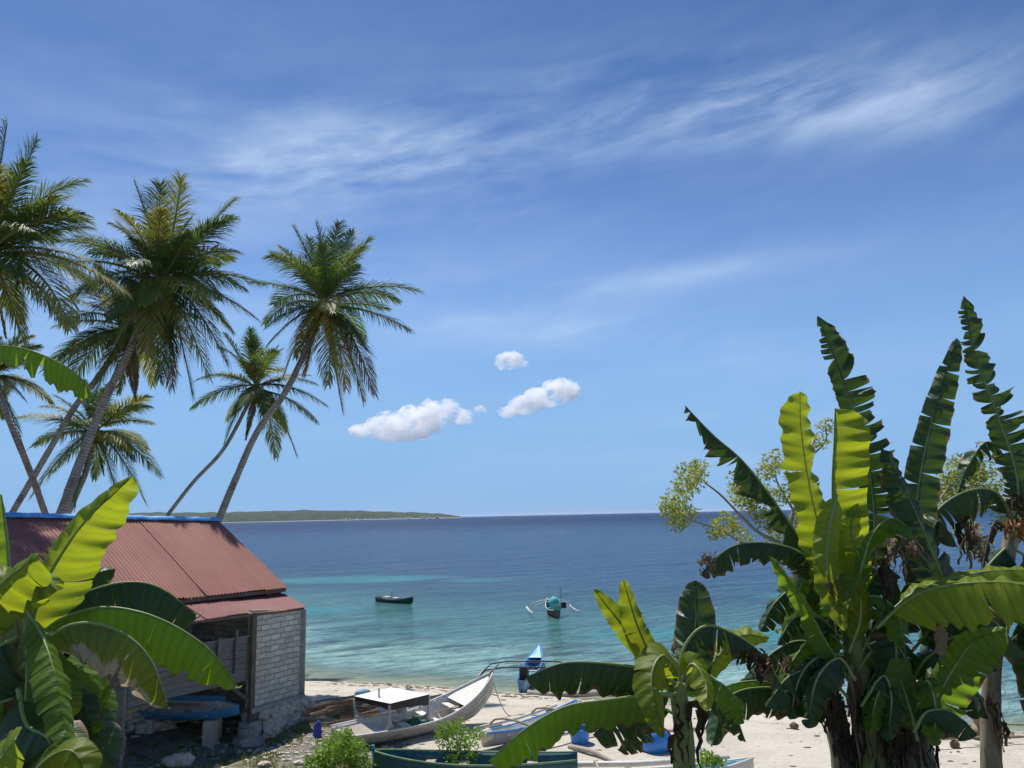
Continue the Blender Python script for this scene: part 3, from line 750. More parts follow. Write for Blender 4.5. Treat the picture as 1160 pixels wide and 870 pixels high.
palm('biggest and densest coconut palm, second trunk from the left over the blue ridge',
     [(68, 584, 35.45), (92, 520, 35.31), (120, 450, 35.17), (143, 405, 35.03)], (183, 318), 35.03,
     [(152, 205, .3, .04, 1), (205, 201, -.5, .05, 2), (182, 208, 1, .02, 1), (133, 252, -.5, .08, 1), (266, 226, .5, .14, 0), (264, 246, -1.0, .16, 1), (272, 286, -1.2, .22, 2), (299, 322, .4, .20, 1), (292, 362, .8, .20, 1), (258, 413, .3, .28, 1), (236, 428, -.8, .24, 2), (218, 448, .5, .16, 1), (113, 287, -.8, .20, 0), (70, 300, 1.2, .16, 1), (100, 357, -1.2, .26, 2), (131, 390, -1.0, .25, 2), (170, 405, -1.8, .25, 2), (150, 425, .4, .2, 1), (162, 345, -3.0, .20, 0), (236, 345, -2.8, .22, 2), (215, 262, -2.8, .10, 1), (150, 270, -2.6, .1, 1), (110, 320, 2, .2, 1), (250, 300, 2.4, .2, 1), (196, 440, .2, .15, 4), (180, 430, -1, .15, 1), (90, 270, .2, .15, 1)],
     24, 4.29, 23, 0.26, 0.16, brown=4, mats=(0, 1, 1, 1, 2))
palm('coconut palm at the left edge with long arching fronds, partly outside the picture',
     [(52, 584, 31.90), (30, 524, 27.54), (5, 462, 27.03), (-15, 400, 26.38)], (-14, 290), 25.98,
     [(8, 140, .2, .03, 1), (42, 160, .6, .06, 1), (30, 185, -1, .08, 1), (96, 205, .4, .22, 0), (100, 250, -1.0, .24, 0), (102, 258, .8, .15, 1), (140, 330, -.8, .22, 2), (80, 372, -1.3, .25, 2), (112, 300, 1.2, .18, 1), (60, 340, 1.2, .2, 1), (30, 395, -.3, .25, 2), (65, 222, -1.5, .2, 0), (40, 262, -2.4, .2, 0)],
     18, 3.71, 31, 0.13, 0.11, brown=1)
palm('coconut palm behind the biggest one, its slim trunk leaning across at the far left',
     [(12, 584, 37.78), (50, 520, 37.64), (84, 462, 37.49), (115, 422, 37.36)], (146, 372), 37.22,
     [(70, 300, 0, .1, 1), (60, 370, -.8, .22, 2), (50, 420, .4, .22, 1), (90, 310, 1, .1, 1), (105, 455, -.5, .25, 0), (75, 440, 1, .25, 1), (95, 395, -1.5, .2, 2), (135, 445, 0, .2, 2)],
     18, 4.18, 41, 0.18, 0.13, brown=2)
palm('low coconut palm whose fronds spread just above the blue ridge',
     [(76, 584, 40.16), (88, 556, 39.92), (97, 535, 39.92)], (107, 490), 39.92,
     [(168, 449, -.3, .20, 2), (174, 480, .4, .20, 2), (181, 538, -.4, .25, 0), (166, 572, .2, .28, 1), (135, 575, .3, .2, 0), (36, 562, -.3, .25, 0), (40, 504, .5, .22, 1), (15, 474, -.5, .20, 0), (62, 448, 0, .12, 1), (124, 436, .4, .05, 1), (95, 432, -.8, .05, 1), (150, 510, -1.5, .2, 2), (60, 535, 1, .25, 1), (85, 575, -.6, .2, 1)],
     12, 3.25, 51, 0.18, 0.14, nuts=4, brown=1)
palm('slender dark trunked coconut palm behind the tall one, bare where its trunk enters the crown',
     [(190, 583, 42.00), (220, 545, 42.00), (255, 506, 42.00)], (290, 440), 42.00,
     [(218, 462, 0, .20, 1), (254, 503, -.4, .35, 1), (243, 424, .5, .1, 1), (255, 378, .3, .05, 1), (284, 373, 0, .02, 0), (315, 392, .4, .05, 1), (371, 460, .4, .2, 1), (358, 478, -.5, .22, 2), (336, 516, .2, .26, 0), (312, 518, -.5, .24, 2), (272, 408, -1, .1, 2), (300, 470, -2, .2, 1), (350, 425, 1, .15, 1), (265, 470, 1, .25, 1)],
     10, 3.48, 61, 0.125, 0.1, nuts=3, brown=1)
palm('small dark coconut palm at the left edge, low behind the arching one',
     [(-60, 584, 38.17), (-45, 520, 37.90)], (-12, 425), 37.63,
     [(45, 392, 0, .18, 1), (52, 415, -.8, .2, 1), (30, 372, .5, .08, 0), (30, 455, .2, .25, 0), (22, 500, .3, .22, 1), (48, 440, 1, .2, 1)],
     14, 2.91, 71, 0.17, 0.14, nuts=3, brown=0)

# ---------------------------------------------------------------- bananas
BG = leafmat('banana_green', (.085, .16, .022), (.13, .21, .03), (.30, .48, .025), .48, .42, .2)
BD = leafmat('banana_dark', (.034, .075, .024), (.056, .10, .034), (.075, .14, .015), .30, .42, .32, .40)
BY = leafmat('banana_young', (.18, .26, .025), (.25, .31, .03), (.42, .50, .02), .52, .45, -.1)
BB = leafmat('banana_scorched', (.12, .19, .028), (.19, .22, .035), (.32, .38, .03), .42, .5, .75, .4, edge=(.55, .45, .32))
BO = leafmat('banana_olive', (.13, .19, .02), (.19, .23, .02), (.38, .44, .015), .52, .5, 0.0)
RIB = weathered('leaf_midrib', (.20, .28, .08), (.27, .33, .12), 8, .45, .4)
DRY = leafmat('dried_leaf', (.24, .17, .10), (.36, .28, .19), (.22, .14, .07), .25, .8, 0, .1, 60)
DRYD = leafmat('dark_dried_leaf', (.06, .045, .03), (.10, .075, .05), (.05, .03, .02), .15, .8, 0, .1, 60)
BM = {'g': BG, 'd': BD, 'y': BY, 'b': BB, 'o': BO, 'x': DRY, 'z': DRYD}
def bleaf(parent, px, d0, d1, wl, wr, hint, fl, fr, tear=0.0, mat='g', seed=0, curl=18, pet=.10, blunt=.55, name='leaf', label=None, rib=True, hang=0.0, ws=1.0, shred=None):
    """blade along a midrib; wl / wr half widths in metres left and right of it, fl / fr how far each half folds back (degrees)"""
    rr = random.Random(seed * 13 + 5); tear = max(tear, .13)
    n = len(px); P = [at(p[0], p[1], d0 + (d1 - d0) * i / (n - 1)) if len(p) == 2 else at(*p) for i, p in enumerate(px)]
    Ln = sum((P[i + 1] - P[i]).length for i in range(n - 1)); NS = max(18, int(Ln * 46)); C = spline(P, NS + 1)
    N0 = Vector(hint).normalized(); TT = []; SS = []; NN = []
    for i in range(NS + 1):
        t = (C[min(i + 1, NS)] - C[max(i - 1, 0)]).normalized(); s = t.cross(N0)
        if s.length < .2: s = SS[-1] if SS else t.cross(Vector((.3, -1, .5)))
        s.normalize(); TT.append(t); SS.append(s); NN.append(s.cross(t))
    def frame(f):
        x = min(max(f, 0), 1) * NS; i = min(int(x), NS - 1); k = x - i
        return C[i].lerp(C[i + 1], k), TT[i].lerp(TT[i + 1], k), SS[i].lerp(SS[i + 1], k), NN[i].lerp(NN[i + 1], k)
    def prof(f):
        g = (f - pet) / (1 - pet)
        if g <= 0: return 0
        a = min(g / .20, 1); a = (1 - (1 - a) ** 2) ** .5
        b = max(0, (g - blunt) / (1 - blunt)); return a * max(0.0, 1 - b ** 2.4) ** .62
    V = []; F = []; UV = []
    NV = 7
    for sgn, w, fd in ((-1, wl, fl), (1, wr, fr)):
        # pieces between tears
        cuts = [pet]
        while cuts[-1] < 1:
            if tear > 0: step = rr.uniform(.02, .11) / max(tear, .1) * .55 if rr.random() < .75 else rr.uniform(.1, .25)
            else: step = rr.uniform(.25, .5) if tear == 0 else 1.0
            cuts.append(min(1.0, cuts[-1] + max(step, .018)))
        if 1 - cuts[-2] < .03: cuts.pop(-2)
        for a, b in zip(cuts[:-1], cuts[1:]):
            m = max(2, int((b - a) * NS)); k0 = len(V)
            df = rr.gauss(0, 12 * tear); dc = rr.gauss(0, 14 * tear); sh = 1 - (rr.uniform(0, .35) * tear if tear else 0); slant = .16 + rr.gauss(0, .10) * tear
            if tear > .5 and rr.random() < .08: sh *= .5
            gap = shred if shred is not None else .26 * tear
            for i in range(m + 1):
                f = a + (b - a) * i / m
                for j in range(NV):
                    v = j / (NV - 1)
                    fc = (a + b) / 2; f2 = f + (fc - f) * gap * v ** 1.5 if tear > 0 else f
                    c, t, s, nn = frame(f2); ww = w * (prof(f) * (1 - .0) if tear < .3 else (prof(f) * .6 + prof(fc) * .4)) * sh
                    if tear > .1 : ww *= 1 - .10 * tear * rr.random() * (v == 1)
                    rip = .026 * math.sin(f * Ln * 21 + seed + 2 * math.sin(f * 9)) * v + .020 * math.sin(f * Ln * 47 + seed * 2 + sgn) * v
                    rip += .05 * noise.noise(Vector((f * Ln * 3.2, sgn * 3, seed))) * v
                    # integrate the cross curve so the blade rolls over rather than folding flat
                    x = y = 0; steps = j; 
                    for q in range(steps):
                        an = R_(fd + df * (v > 0) + (curl + dc) * (q + .5) / (NV - 1) * 1.6 * (1 if fd >= 0 else -1)); x += math.cos(an) / (NV - 1); y -= math.sin(an) / (NV - 1)
                    p = c + s * sgn * ww * x + nn * ww * y + nn * rip * (w / .25) + t * slant * ww * v * v
                    if hang: p.z -= hang * ww * v * v
                    V.append(p); UV.append((f * Ln, sgn * v))
            for i in range(m):
                for j in range(NV - 1):
                    q = k0 + i * NV + j; fcs = (q, q + NV, q + NV + 1, q + 1); F.append(fcs if sgn > 0 else fcs[::-1])
    o = mk(name, V, F, BM[mat], parent, True, smooth=True, uv=UV)
    if label: o['label'] = label
    if rib:
        mb = MB(); st = max(1, NS // 24); idx = list(range(0, NS, st)) + [NS]
        mb.tube([C[i] - NN[i] * .006 for i in idx], [(.0125 * ws * (1 - .88 * (i / NS)) + .002) for i in idx], 6)
        mb.build('midrib', RIB if mat not in 'xz' else DRY, o, True, smooth=True)
    return o
STEM = leafmat('banana_stem_sheath', (.12, .10, .06), (.17, .16, .07), (.05, .05, .02), .05, .75, .2, .2, 4)
STEMG = weathered('banana_stem_green', (.20, .23, .07), (.30, .28, .13), 4, .7, .25, (.11, .08, .05), 1.0, (1, 1, .25), .4, .01)
STEMB = weathered('banana_stem_brown', (.20, .155, .10), (.36, .30, .20), 4, .85, .15, (.035, .026, .018), .8, (3, 3, .5), .7, .015)
def stem(parent, px, Y, r0, r1, mat, seed, name='stem'):
    P = [at(x, y, Y) for x, y in px]
    d = (P[0] - P[1]).normalized(); g = P[0] + d * max(0, (P[0].z - HH(P[0].x, P[0].y)) / max(-d.z, .3) + .1)
    mb = MB(); C = spline([g] + P, 26); n = 16; rr = random.Random(seed); ph = [rr.uniform(-.16, .16) for _ in range(n)]
    V = []
    for i, c in enumerate(C):
        f = i / 25; r = r0 + (r1 - r0) * f
        t = (C[min(i + 1, 25)] - C[max(i - 1, 0)]).normalized(); x = t.cross(Vector((0, 1, 0))).normalized(); y = t.cross(x)
        for k in range(n):
            a = 2 * math.pi * k / n + f * .8
            q = 1 + ph[k] * (.6 + .4 * math.sin(f * 9 + k)) + .05 * rr.uniform(-1, 1)
            V.append(c + (x * math.cos(a) + y * math.sin(a)) * r * q)
    F = [(i * n + k, i * n + (k + 1) % n, (i + 1) * n + (k + 1) % n, (i + 1) * n + k) for i in range(25) for k in range(n)] + [tuple(range(n))[::-1], tuple(25 * n + k for k in range(n))]
    return mk(name, V, F, mat, parent, True, smooth=True), g
def hangstrips(parent, cx, cy, Y, n, ln, mat, seed, sp=12, name='dead_leaf', dr=.25):
    """a withered leaf: crumpled strips hanging from one point"""
    rr = random.Random(seed); mb = MB(); UV = []
    for i in range(n):
        p = at(cx + rr.uniform(-sp, sp), cy + rr.uniform(-8, 8), Y + rr.uniform(-.08, .08)); d = Vector((rr.uniform(-dr, dr), rr.uniform(-dr, dr), -1)); L = ln * rr.uniform(.5, 1.1); w = rr.uniform(.008, .035)
        a = rr.uniform(0, 3.14); s = Vector((math.cos(a), math.sin(a), 0)); V = []
        for j in range(7):
            f = j / 6; q = p + d * L * f + Vector((rr.uniform(-.02, .02), rr.uniform(-.02, .02), 0)) ; ww = w * (1 - .6 * f) * rr.uniform(.7, 1.3)
            a += rr.uniform(-.7, .7); s = Vector((math.cos(a), math.sin(a), 0))
            V += [q - s * ww, q + Vector((0, .01, 0)), q + s * ww]; UV += [(f * L, -1 + .2), (f * L, 0), (f * L, .8)]
        mb.add(V, [(3 * j, 3 * j + 3, 3 * j + 4, 3 * j + 1) for j in range(6)] + [(3 * j + 1, 3 * j + 4, 3 * j + 5, 3 * j + 2) for j in range(6)])
    return mb.build(name, mat, parent, True, smooth=True, uv=UV)
GB = 'banana plants along the front of the garden'
CAMN = (0, -1, .15); UP = (0, -.15, 1)
def plant(label, px, Y):
    p = at(px[0], px[1], Y); z = HH(p.x, p.y); return thing('banana_plant', label, 'banana plant', (p.x, p.y, z), 0, GB)
# --- left plant
E_ = plant('banana plant in the left corner with scorched drooping leaves over the porch', (12, 860), 5.2)
stem(E_, [(12, 880), (14, 780), (18, 700), (30, 660)], 5.2, .14, .075, STEMG, 1)
bleaf(E_, [(28, 745), (40, 690), (62, 640), (98, 588), (149, 540)], 5.2, 5.3, .12, .34, (.25, -1, .1), 8, 34, 0, 'y', 1, curl=22, blunt=.2)
bleaf(E_, [(-60, 720), (-30, 690), (8, 655), (46, 628)], 5.1, 4.9, .10, .26, CAMN, 30, 14, 0, 'y', 2, blunt=.6)
bleaf(E_, [(14, 730), (11, 690), (8, 620), (1, 560)], 5.3, 5.3, .22, .035, CAMN, 5, 70, .35, 'g', 3)
bleaf(E_, [(40, 725), (74, 683), (119, 663), (159, 659), (190, 670), (226, 699)], 5.6, 6.0, .22, .34, (0, -.25, 1), 55, 46, 0.0, 'd', 4, curl=22, blunt=.5)
bleaf(E_, [(32, 735), (61, 705), (108, 688), (156, 692), (201, 710), (240, 738), (271, 780)], 5.3, 5.4, .24, .26, (0, -.35, 1), 60, 40, 0.0, 'g', 5, curl=24, blunt=.5)
bleaf(E_, [(30, 748), (48, 728), (77, 708), (111, 706), (148, 722), (174, 752), (191, 803)], 4.9, 5.0, .2, .27, (.1, -.4, 1), 60, 38, 0.25, 'b', 6, curl=26, blunt=.6, label='scorched drooping leaf with a pale ragged edge')
bleaf(E_, [(40, 740), (80, 690), (106, 652), (131, 644)], 5.8, 6.0, .12, .16, (.2, -.8, .5), 20, 30, 0, 'd', 7)
bleaf(E_, [(30, 690), (50, 725), (66, 780), (78, 855)], 5.0, 4.4, .11, .13, (.6, -.6, .5), 24, 20, .35, 'g', 8, curl=20, ws=.6)
bleaf(E_, [(28, 700), (30, 760), (24, 830), (10, 890)], 5.0, 4.5, .17, .15, (-.5, -.6, .6), 22, 30, .3, 'g', 9, curl=22)
bleaf(E_, [(34, 710), (60, 745), (96, 780), (112, 840)], 5.4, 5.1, .22, .2, (.2, -.6, .7), 25, 30, 0, 'g', 10)
bleaf(E_, [(70, 880), (88, 830), (104, 808), (126, 775)], 5.1, 5.2, .07, .05, CAMN, 15, 20, 0, 'g', 11, ws=.6)
bleaf(E_, [(20, 900), (50, 862), (80, 850), (100, 880)], 4.4, 4.3, .11, .11, (0, -.7, .7), 10, 10, 0, 'o', 12, blunt=.8)
bleaf(E_, [(-40, 900), (-10, 870), (8, 850), (16, 838)], 4.2, 4.1, .14, .14, (0, -.8, .5), 10, 10, 0, 'y', 13)
bleaf(E_, [(20, 720), (-10, 740), (-40, 800), (-60, 860)], 5.0, 4.8, .28, .26, (0, -.7, .6), 20, 20, 0, 'd', 14)
bleaf(E_, [(20, 760), (50, 790), (100, 815), (128, 870)], 5.3, 5.0, .2, .24, (.1, -.6, .7), 25, 30, 0, 'd', 15)
bleaf(E_, [(25, 700), (10, 670), (-20, 650), (-50, 670)], 5.2, 4.9, .2, .2, (0, -.6, .7), 25, 20, 0, 'o', 16)
bleaf(E_, [(20, 780), (30, 820), (56, 840), (60, 900)], 4.7, 4.4, .2, .24, (.1, -.7, .7), 15, 15, 0, 'd', 17)
bleaf(E_, [(22, 740), (45, 735), (75, 745), (100, 790)], 5.6, 5.7, .2, .24, (.1, -.6, .8), 25, 25, 0, 'd', 18)
hangstrips(E_, 60, 735, 5.2, 9, .22, DRYD, 3, 18)
# tall plant mostly outside the frame
F_ = thing('banana_plant', 'banana plant off the left edge whose torn leaf crosses before the palms', 'banana plant', (at(-120, 870, 7).x, 7, HH(at(-120, 870, 7).x, 7)), 0, GB)
stem(F_, [(-120, 880), (-118, 700), (-112, 560)], 7, .12, .08, STEMG, 2)
bleaf(F_, [(-112, 560), (-90, 470), (-40, 402), (5, 391), (50, 402), (88, 424), (106, 450)], 7, 6.9, .2, .22, (0, -.5, 1), 62, 52, .75, 'g', 21, curl=14, blunt=.75, hang=.15)
bleaf(F_, [(-112, 560), (-140, 480), (-180, 440), (-230, 460)], 7, 7.2, .22, .22, UP, 45, 45, .6, 'd', 22)
bleaf(F_, [(-112, 560), (-120, 460), (-140, 380), (-150, 300)], 7, 7.2, .2, .2, CAMN, 15, 15, .5, 'g', 23)

# --- centre plant
D_ = plant('banana plant in the centre with two slim upright leaves in a V', (778, 860), 6.0)
stem(D_, [(776, 880), (774, 830), (766, 775)], 6.0, .095, .06, STEMG, 4)
bleaf(D_, [(766, 800), (738, 745), (704, 706), (673, 667)], 6.0, 6.0, .105, .10, (-.2, -1, .3), 12, 8, 0, 'o', 31, curl=16, blunt=.3, ws=.7)
bleaf(D_, [(764, 795), (742, 752), (722, 708), (706, 656)], 5.95, 5.9, .125, .10, (.2, -1, .2), 10, 16, 0, 'o', 32, curl=16, blunt=.3, ws=.7)
bleaf(D_, [(772, 800), (782, 750), (788, 705), (788, 657)], 6.2, 6.3, .22, .21, (-.3, -1, .3), 18, 22, .15, 'd', 33, curl=20, blunt=.4)
bleaf(D_, [(768, 775), (742, 760), (700, 752), (640, 750), (595, 767)], 6.0, 5.9, .24, .25, (0, -.3, 1), 60, 44, .08, 'd', 34, curl=20, blunt=.7)
bleaf(D_, [(766, 785), (738, 786), (690, 792), (640, 800), (595, 825), (553, 862)], 5.9, 5.6, .22, .27, (0, -.3, 1), 58, 44, .12, 'g', 35, curl=26, blunt=.75)
bleaf(D_, [(764, 800), (772, 770), (752, 742), (738, 770), (752, 836)], 6.0, 5.3, .15, .17, (.2, -.9, .5), 20, 30, .2, 'o', 36, curl=24, pet=.25, blunt=.3)
bleaf(D_, [(768, 780), (784, 752), (800, 775), (800, 806)], 5.9, 5.5, .11, .12, (.1, -.9, .4), 25, 24, .15, 'y', 37, pet=.15, blunt=.3)
bleaf(D_, [(768, 800), (790, 770), (812, 745), (838, 720), (872, 722)], 6.2, 6.4, .16, .12, (0, -.6, .8), 10, 35, .1, 'y', 38)
bleaf(D_, [(768, 790), (774, 735), (800, 708), (840, 722), (870, 748), (890, 785)], 6.1, 6.3, .2, .22, (0, -.3, 1), 62, 56, .9, 'd', 39, curl=18, shred=.6)
bleaf(D_, [(768, 810), (745, 800), (725, 810), (700, 850)], 6.3, 6.5, .2, .2, (0, -.3, 1), 50, 45, .3, 'd', 40)
bleaf(D_, [(770, 800), (800, 790), (830, 805), (845, 840)], 6.4, 6.6, .14, .14, (0, -.4, 1), 40, 45, .4, 'd', 41)
hangstrips(D_, 782, 800, 5.95, 8, .45, DRYD, 6, 16, dr=.12); hangstrips(D_, 765, 825, 5.9, 5, .3, DRYD, 8, 8)

# --- large clump on the right
A_ = plant('leaning banana clump right of centre with two glowing yellow green upright leaves', (968, 866), 7.0)
stem(A_, [(986, 885), (978, 800), (966, 720), (952, 650)], 7.0, .15, .075, STEMG, 5)
stem(A_, [(958, 885), (948, 815), (934, 765), (925, 740)], 7.05, .13, .06, STEMB, 6)
stem(A_, [(1000, 885), (996, 820), (992, 750), (992, 740)], 7.2, .12, .06, STEMB, 7)
bleaf(A_, [(948, 720), (938, 640), (919, 560), (908, 490), (906, 443)], 6.9, 7.0, .19, .22, (.35, -1, -.1), 10, 14, .10, 'y', 51, curl=14, blunt=.8, ws=.8)
bleaf(A_, [(954, 720), (947, 640), (943, 560), (945, 500), (946, 462)], 6.95, 6.9, .03, .34, (-.3, -1, -.1), 70, 10, .08, 'y', 52, curl=14, blunt=.85, ws=.8)
bleaf(A_, [(948, 560), (938, 610), (940, 660), (958, 715)], 6.7, 6.5, .14, .12, (0, -1, .2), 15, 15, .05, 'y', 53, pet=.02)
bleaf(A_, [(955, 700), (972, 640), (964, 600), (972, 570)], 6.8, 6.9, .1, .14, (.1, -1, 0), 15, 10, .2, 'y', 54)
bleaf(A_, [(968, 680), (990, 600), (982, 520), (955, 430), (926, 358)], 7.4, 7.5, .15, .29, (-.25, -1, .1), 20, 8, 1.0, 'd', 55, curl=10, blunt=.6, shred=.36)
bleaf(A_, [(950, 700), (925, 640), (890, 585), (845, 525), (808, 492), (776, 459)], 7.3, 7.5, .27, .26, (.1, -.4, 1), 60, 66, 1.0, 'd', 56, curl=16, blunt=.4, shred=.8)
bleaf(A_, [(952, 690), (921, 636), (881, 616), (830, 618), (793, 650)], 7.0, 6.9, .2, .23, (0, -.3, 1), 55, 46, .5, 'd', 57, curl=20, blunt=.75, label='long dark leaf with a brown tip')
hangstrips(A_, 803, 632, 6.9, 14, .13, DRY, 9, 9, dr=.15, name='brown_leaf_tip')
bleaf(A_, [(962, 770), (935, 725), (905, 672), (872, 630)], 6.8, 6.6, .14, .16, (.7, -.9, .2), 5, 20, 0, 'g', 58, curl=14, blunt=.4)
bleaf(A_, [(962, 700), (975, 650), (988, 607), (1008, 587), (1032, 600), (1045, 640)], 6.7, 6.4, .1, .21, (.3, -.6, .8), 60, 25, .4, 'g', 59, curl=20)
hangstrips(A_, 1020, 612, 6.4, 16, .22, DRY, 10, 16, dr=.6)
hangstrips(A_, 1000, 640, 6.5, 10, .35, DRYD, 11, 10, dr=.3)
bleaf(A_, [(968, 760), (940, 735), (900, 726), (862, 752), (855, 790)], 7.1, 7.0, .3, .34, (0, -.3, 1), 45, 40, .2, 'd', 60, blunt=.7)
bleaf(A_, [(960, 800), (920, 790), (870, 778), (825, 790), (806, 846)], 7.1, 6.7, .24, .28, (0, -.4, 1), 50, 40, .25, 'd', 61, blunt=.7)
bleaf(A_, [(955, 790), (905, 785), (865, 771), (825, 776), (800, 796)], 7.0, 6.9, .12, .15, (0, -.4, 1), 45, 40, .3, 'g', 62)
bleaf(A_, [(968, 780), (940, 740), (915, 760), (900, 810)], 6.9, 6.6, .22, .22, (0, -.5, .9), 35, 30, .2, 'd', 63)
bleaf(A_, [(975, 740), (1000, 700), (1015, 730), (1010, 790)], 6.9, 6.6, .2, .2, (.2, -.5, .9), 35, 30, .2, 'd', 64)
bleaf(A_, [(965, 720), (940, 700), (925, 730), (905, 700)], 7.2, 7.4, .2, .2, (0, -.5, .9), 35, 30, .2, 'd', 65)
bleaf(A_, [(965, 700), (985, 660), (1010, 650), (1030, 700)], 7.2, 7.4, .26, .24, (0, -.5, .9), 35, 30, .3, 'd', 66)
bleaf(A_, [(965, 720), (930, 670), (905, 690), (890, 735)], 7.4, 7.6, .2, .2, (0, -.6, .8), 25, 30, .3, 'g', 67)
bleaf(A_, [(962, 740), (975, 700), (972, 660), (960, 690)], 6.7, 6.4, .12, .12, (0, -.9, .4), 20, 20, 0, 'o', 68)
for i, (x, y, L, mt, s) in enumerate([(945, 790, .45, DRYD, 9), (968, 760, .7, DRY, 7), (985, 790, .6, DRYD, 10), (930, 780, .4, DRYD, 7), (1003, 800, .5, DRYD, 8), (925, 770, .25, DRY, 9), (880, 745, .28, DRY, 14), (955, 830, .4, DRYD, 12), (975, 840, .4, DRYD, 12)]):
    hangstrips(A_, x, y, 6.85 + .02 * (i % 3), 8, L, mt, 20 + i, s, dr=.14)

B_ = plant('stout banana clump right of the leaning one with fresh green leaves low on its stem', (1036, 866), 6.9)
stem(B_, [(1042, 885), (1038, 830), (1034, 800), (1032, 772)], 7.0, .21, .06, STEMB, 8)
stem(B_, [(1020, 885), (1012, 830), (1000, 770)], 7.1, .12, .07, STEMB, 9)
bleaf(B_, [(1032, 700), (1036, 610), (1042, 540), (1060, 460), (1084, 383)], 7.5, 7.6, .15, .24, (-.3, -1, .1), 12, 10, .35, 'd', 71, curl=12, blunt=.25)
bleaf(B_, [(1052, 760), (1072, 680), (1050, 610), (1020, 545), (1000, 507)], 7.2, 7.2, .26, .22, (.2, -1, .2), 14, 14, .15, 'd', 72, curl=14, blunt=.2)
bleaf(B_, [(992, 712), (1020, 685), (1050, 668), (1095, 660), (1160, 662), (1240, 690)], 6.6, 6.0, .30, .33, (0, -.45, 1), 10, 30, .05, 'y', 73, curl=20, blunt=.7)
bleaf(B_, [(1000, 700), (1040, 668), (1090, 652), (1140, 645), (1220, 648)], 6.8, 6.7, .16, .2, (0, -.5, 1), 10, 22, .1, 'y', 74)
bleaf(B_, [(1040, 840), (1032, 806), (1022, 775), (1011, 745)], 6.6, 6.6, .13, .16, (.1, -1, .3), 10, 10, .1, 'g', 75, curl=10, blunt=.5)
bleaf(B_, [(1045, 830), (1060, 793), (1080, 758), (1104, 726), (1140, 712)], 6.6, 6.5, .13, .28, (0, -.9, .6), 15, 12, .15, 'g', 76, curl=16, blunt=.5)
bleaf(B_, [(1035, 830), (1050, 806), (1078, 806), (1108, 832)], 6.4, 6.3, .10, .2, (0, -.6, .8), 30, 30, .15, 'd', 77)
bleaf(B_, [(1030, 780), (1050, 745), (1080, 735), (1110, 760)], 7.0, 7.1, .2, .24, (0, -.5, .8), 30, 30, .2, 'd', 78)
bleaf(B_, [(1028, 760), (1010, 720), (1030, 690), (1080, 700)], 7.2, 7.2, .25, .24, (0, -.6, .8), 30, 30, .2, 'd', 79)
bleaf(B_, [(1030, 740), (1070, 700), (1120, 700), (1160, 740)], 7.2, 7.2, .2, .3, (0, -.4, 1), 40, 40, .3, 'd', 80)
bleaf(B_, [(1030, 820), (1005, 790), (1000, 760), (985, 740)], 7.0, 7.0, .14, .14, (0, -.7, .7), 25, 30, .1, 'd', 81)
bleaf(B_, [(1055, 700), (1048, 640), (1062, 590), (1085, 620)], 7.3, 7.3, .2, .2, (0, -.8, .5), 25, 30, .2, 'd', 82)
bleaf(B_, [(1052, 715), (1064, 712), (1068, 728), (1064, 742)], 6.4, 6.4, .08, .06, CAMN, 15, 15, .3, 'x', 83, rib=False, name='dead_leaf')
for i, (x, y, L, mt, s) in enumerate([(1030, 800, .4, DRYD, 22), (1050, 820, .4, DRYD, 18), (1000, 800, .5, DRYD, 9), (1012, 830, .4, DRYD, 10)]): hangstrips(B_, x, y, 6.75, 9, L, mt, 50 + i, s, dr=.12)

C_ = plant('tall slim banana plant at the right edge with a torn leaf rising highest of all', (1124, 866), 8.0)
stem(C_, [(1124, 885), (1122, 820), (1126, 740), (1140, 640), (1150, 590)], 8.0, .10, .06, STEMB, 10)
bleaf(C_, [(1150, 610), (1152, 540), (1130, 470), (1104, 400), (1091, 335)], 7.9, 8.0, .18, .36, (-.2, -1, .2), 14, 10, 1.0, 'd', 91, curl=10, blunt=.35, shred=.42)
bleaf(C_, [(1150, 600), (1148, 540), (1120, 500), (1095, 530), (1085, 560)], 8.1, 8.1, .2, .2, (-.2, -.7, .7), 40, 40, .9, 'd', 92)
bleaf(C_, [(1152, 600), (1130, 558), (1095, 556), (1060, 580), (1042, 625)], 7.8, 7.7, .32, .34, (0, -.4, 1), 52, 44, .8, 'd', 93, curl=20, blunt=.8)
bleaf(C_, [(1152, 610), (1165, 560), (1180, 540), (1210, 560)], 8.0, 8.0, .3, .3, (0, -.5, 1), 30, 40, .7, 'd', 94)
bleaf(C_, [(1150, 600), (1190, 500), (1230, 430)], 8.1, 8.1, .25, .25, (0, -.8, .4), 20, 20, .8, 'd', 95)
bleaf(C_, [(1140, 700), (1160, 710), (1180, 750), (1190, 830)], 7.8, 7.6, .34, .3, (-.2, -.6, .9), 40, 30, .2, 'd', 96)
bleaf(C_, [(1140, 720), (1150, 690), (1185, 700), (1220, 760)], 7.6, 7.4, .2, .3, (0, -.5, 1), 30, 30, .1, 'g', 97)
bleaf(C_, [(1150, 610), (1130, 590), (1120, 610), (1112, 650)], 7.9, 7.8, .14, .14, (0, -.6, .8), 50, 50, .9, 'z', 98, name='dead_leaf')
hangstrips(C_, 1098, 600, 7.6, 16, .34, DRY, 61, 10, dr=.35); hangstrips(C_, 1093, 590, 7.65, 10, .4, DRYD, 62, 10, dr=.2); hangstrips(C_, 1150, 560, 7.7, 12, .3, DRYD, 63, 12); hangstrips(C_, 1152, 590, 7.6, 10, .2, smallleaf('rust_leaf', (.20, .07, .02), (.3, .11, .03), (.3, .1, .02)), 64, 10)
hangstrips(C_, 1125, 790, 7.9, 8, .3, DRYD, 65, 9, dr=.12); hangstrips(C_, 1136, 820, 7.9, 5, .25, DRY, 66, 5)


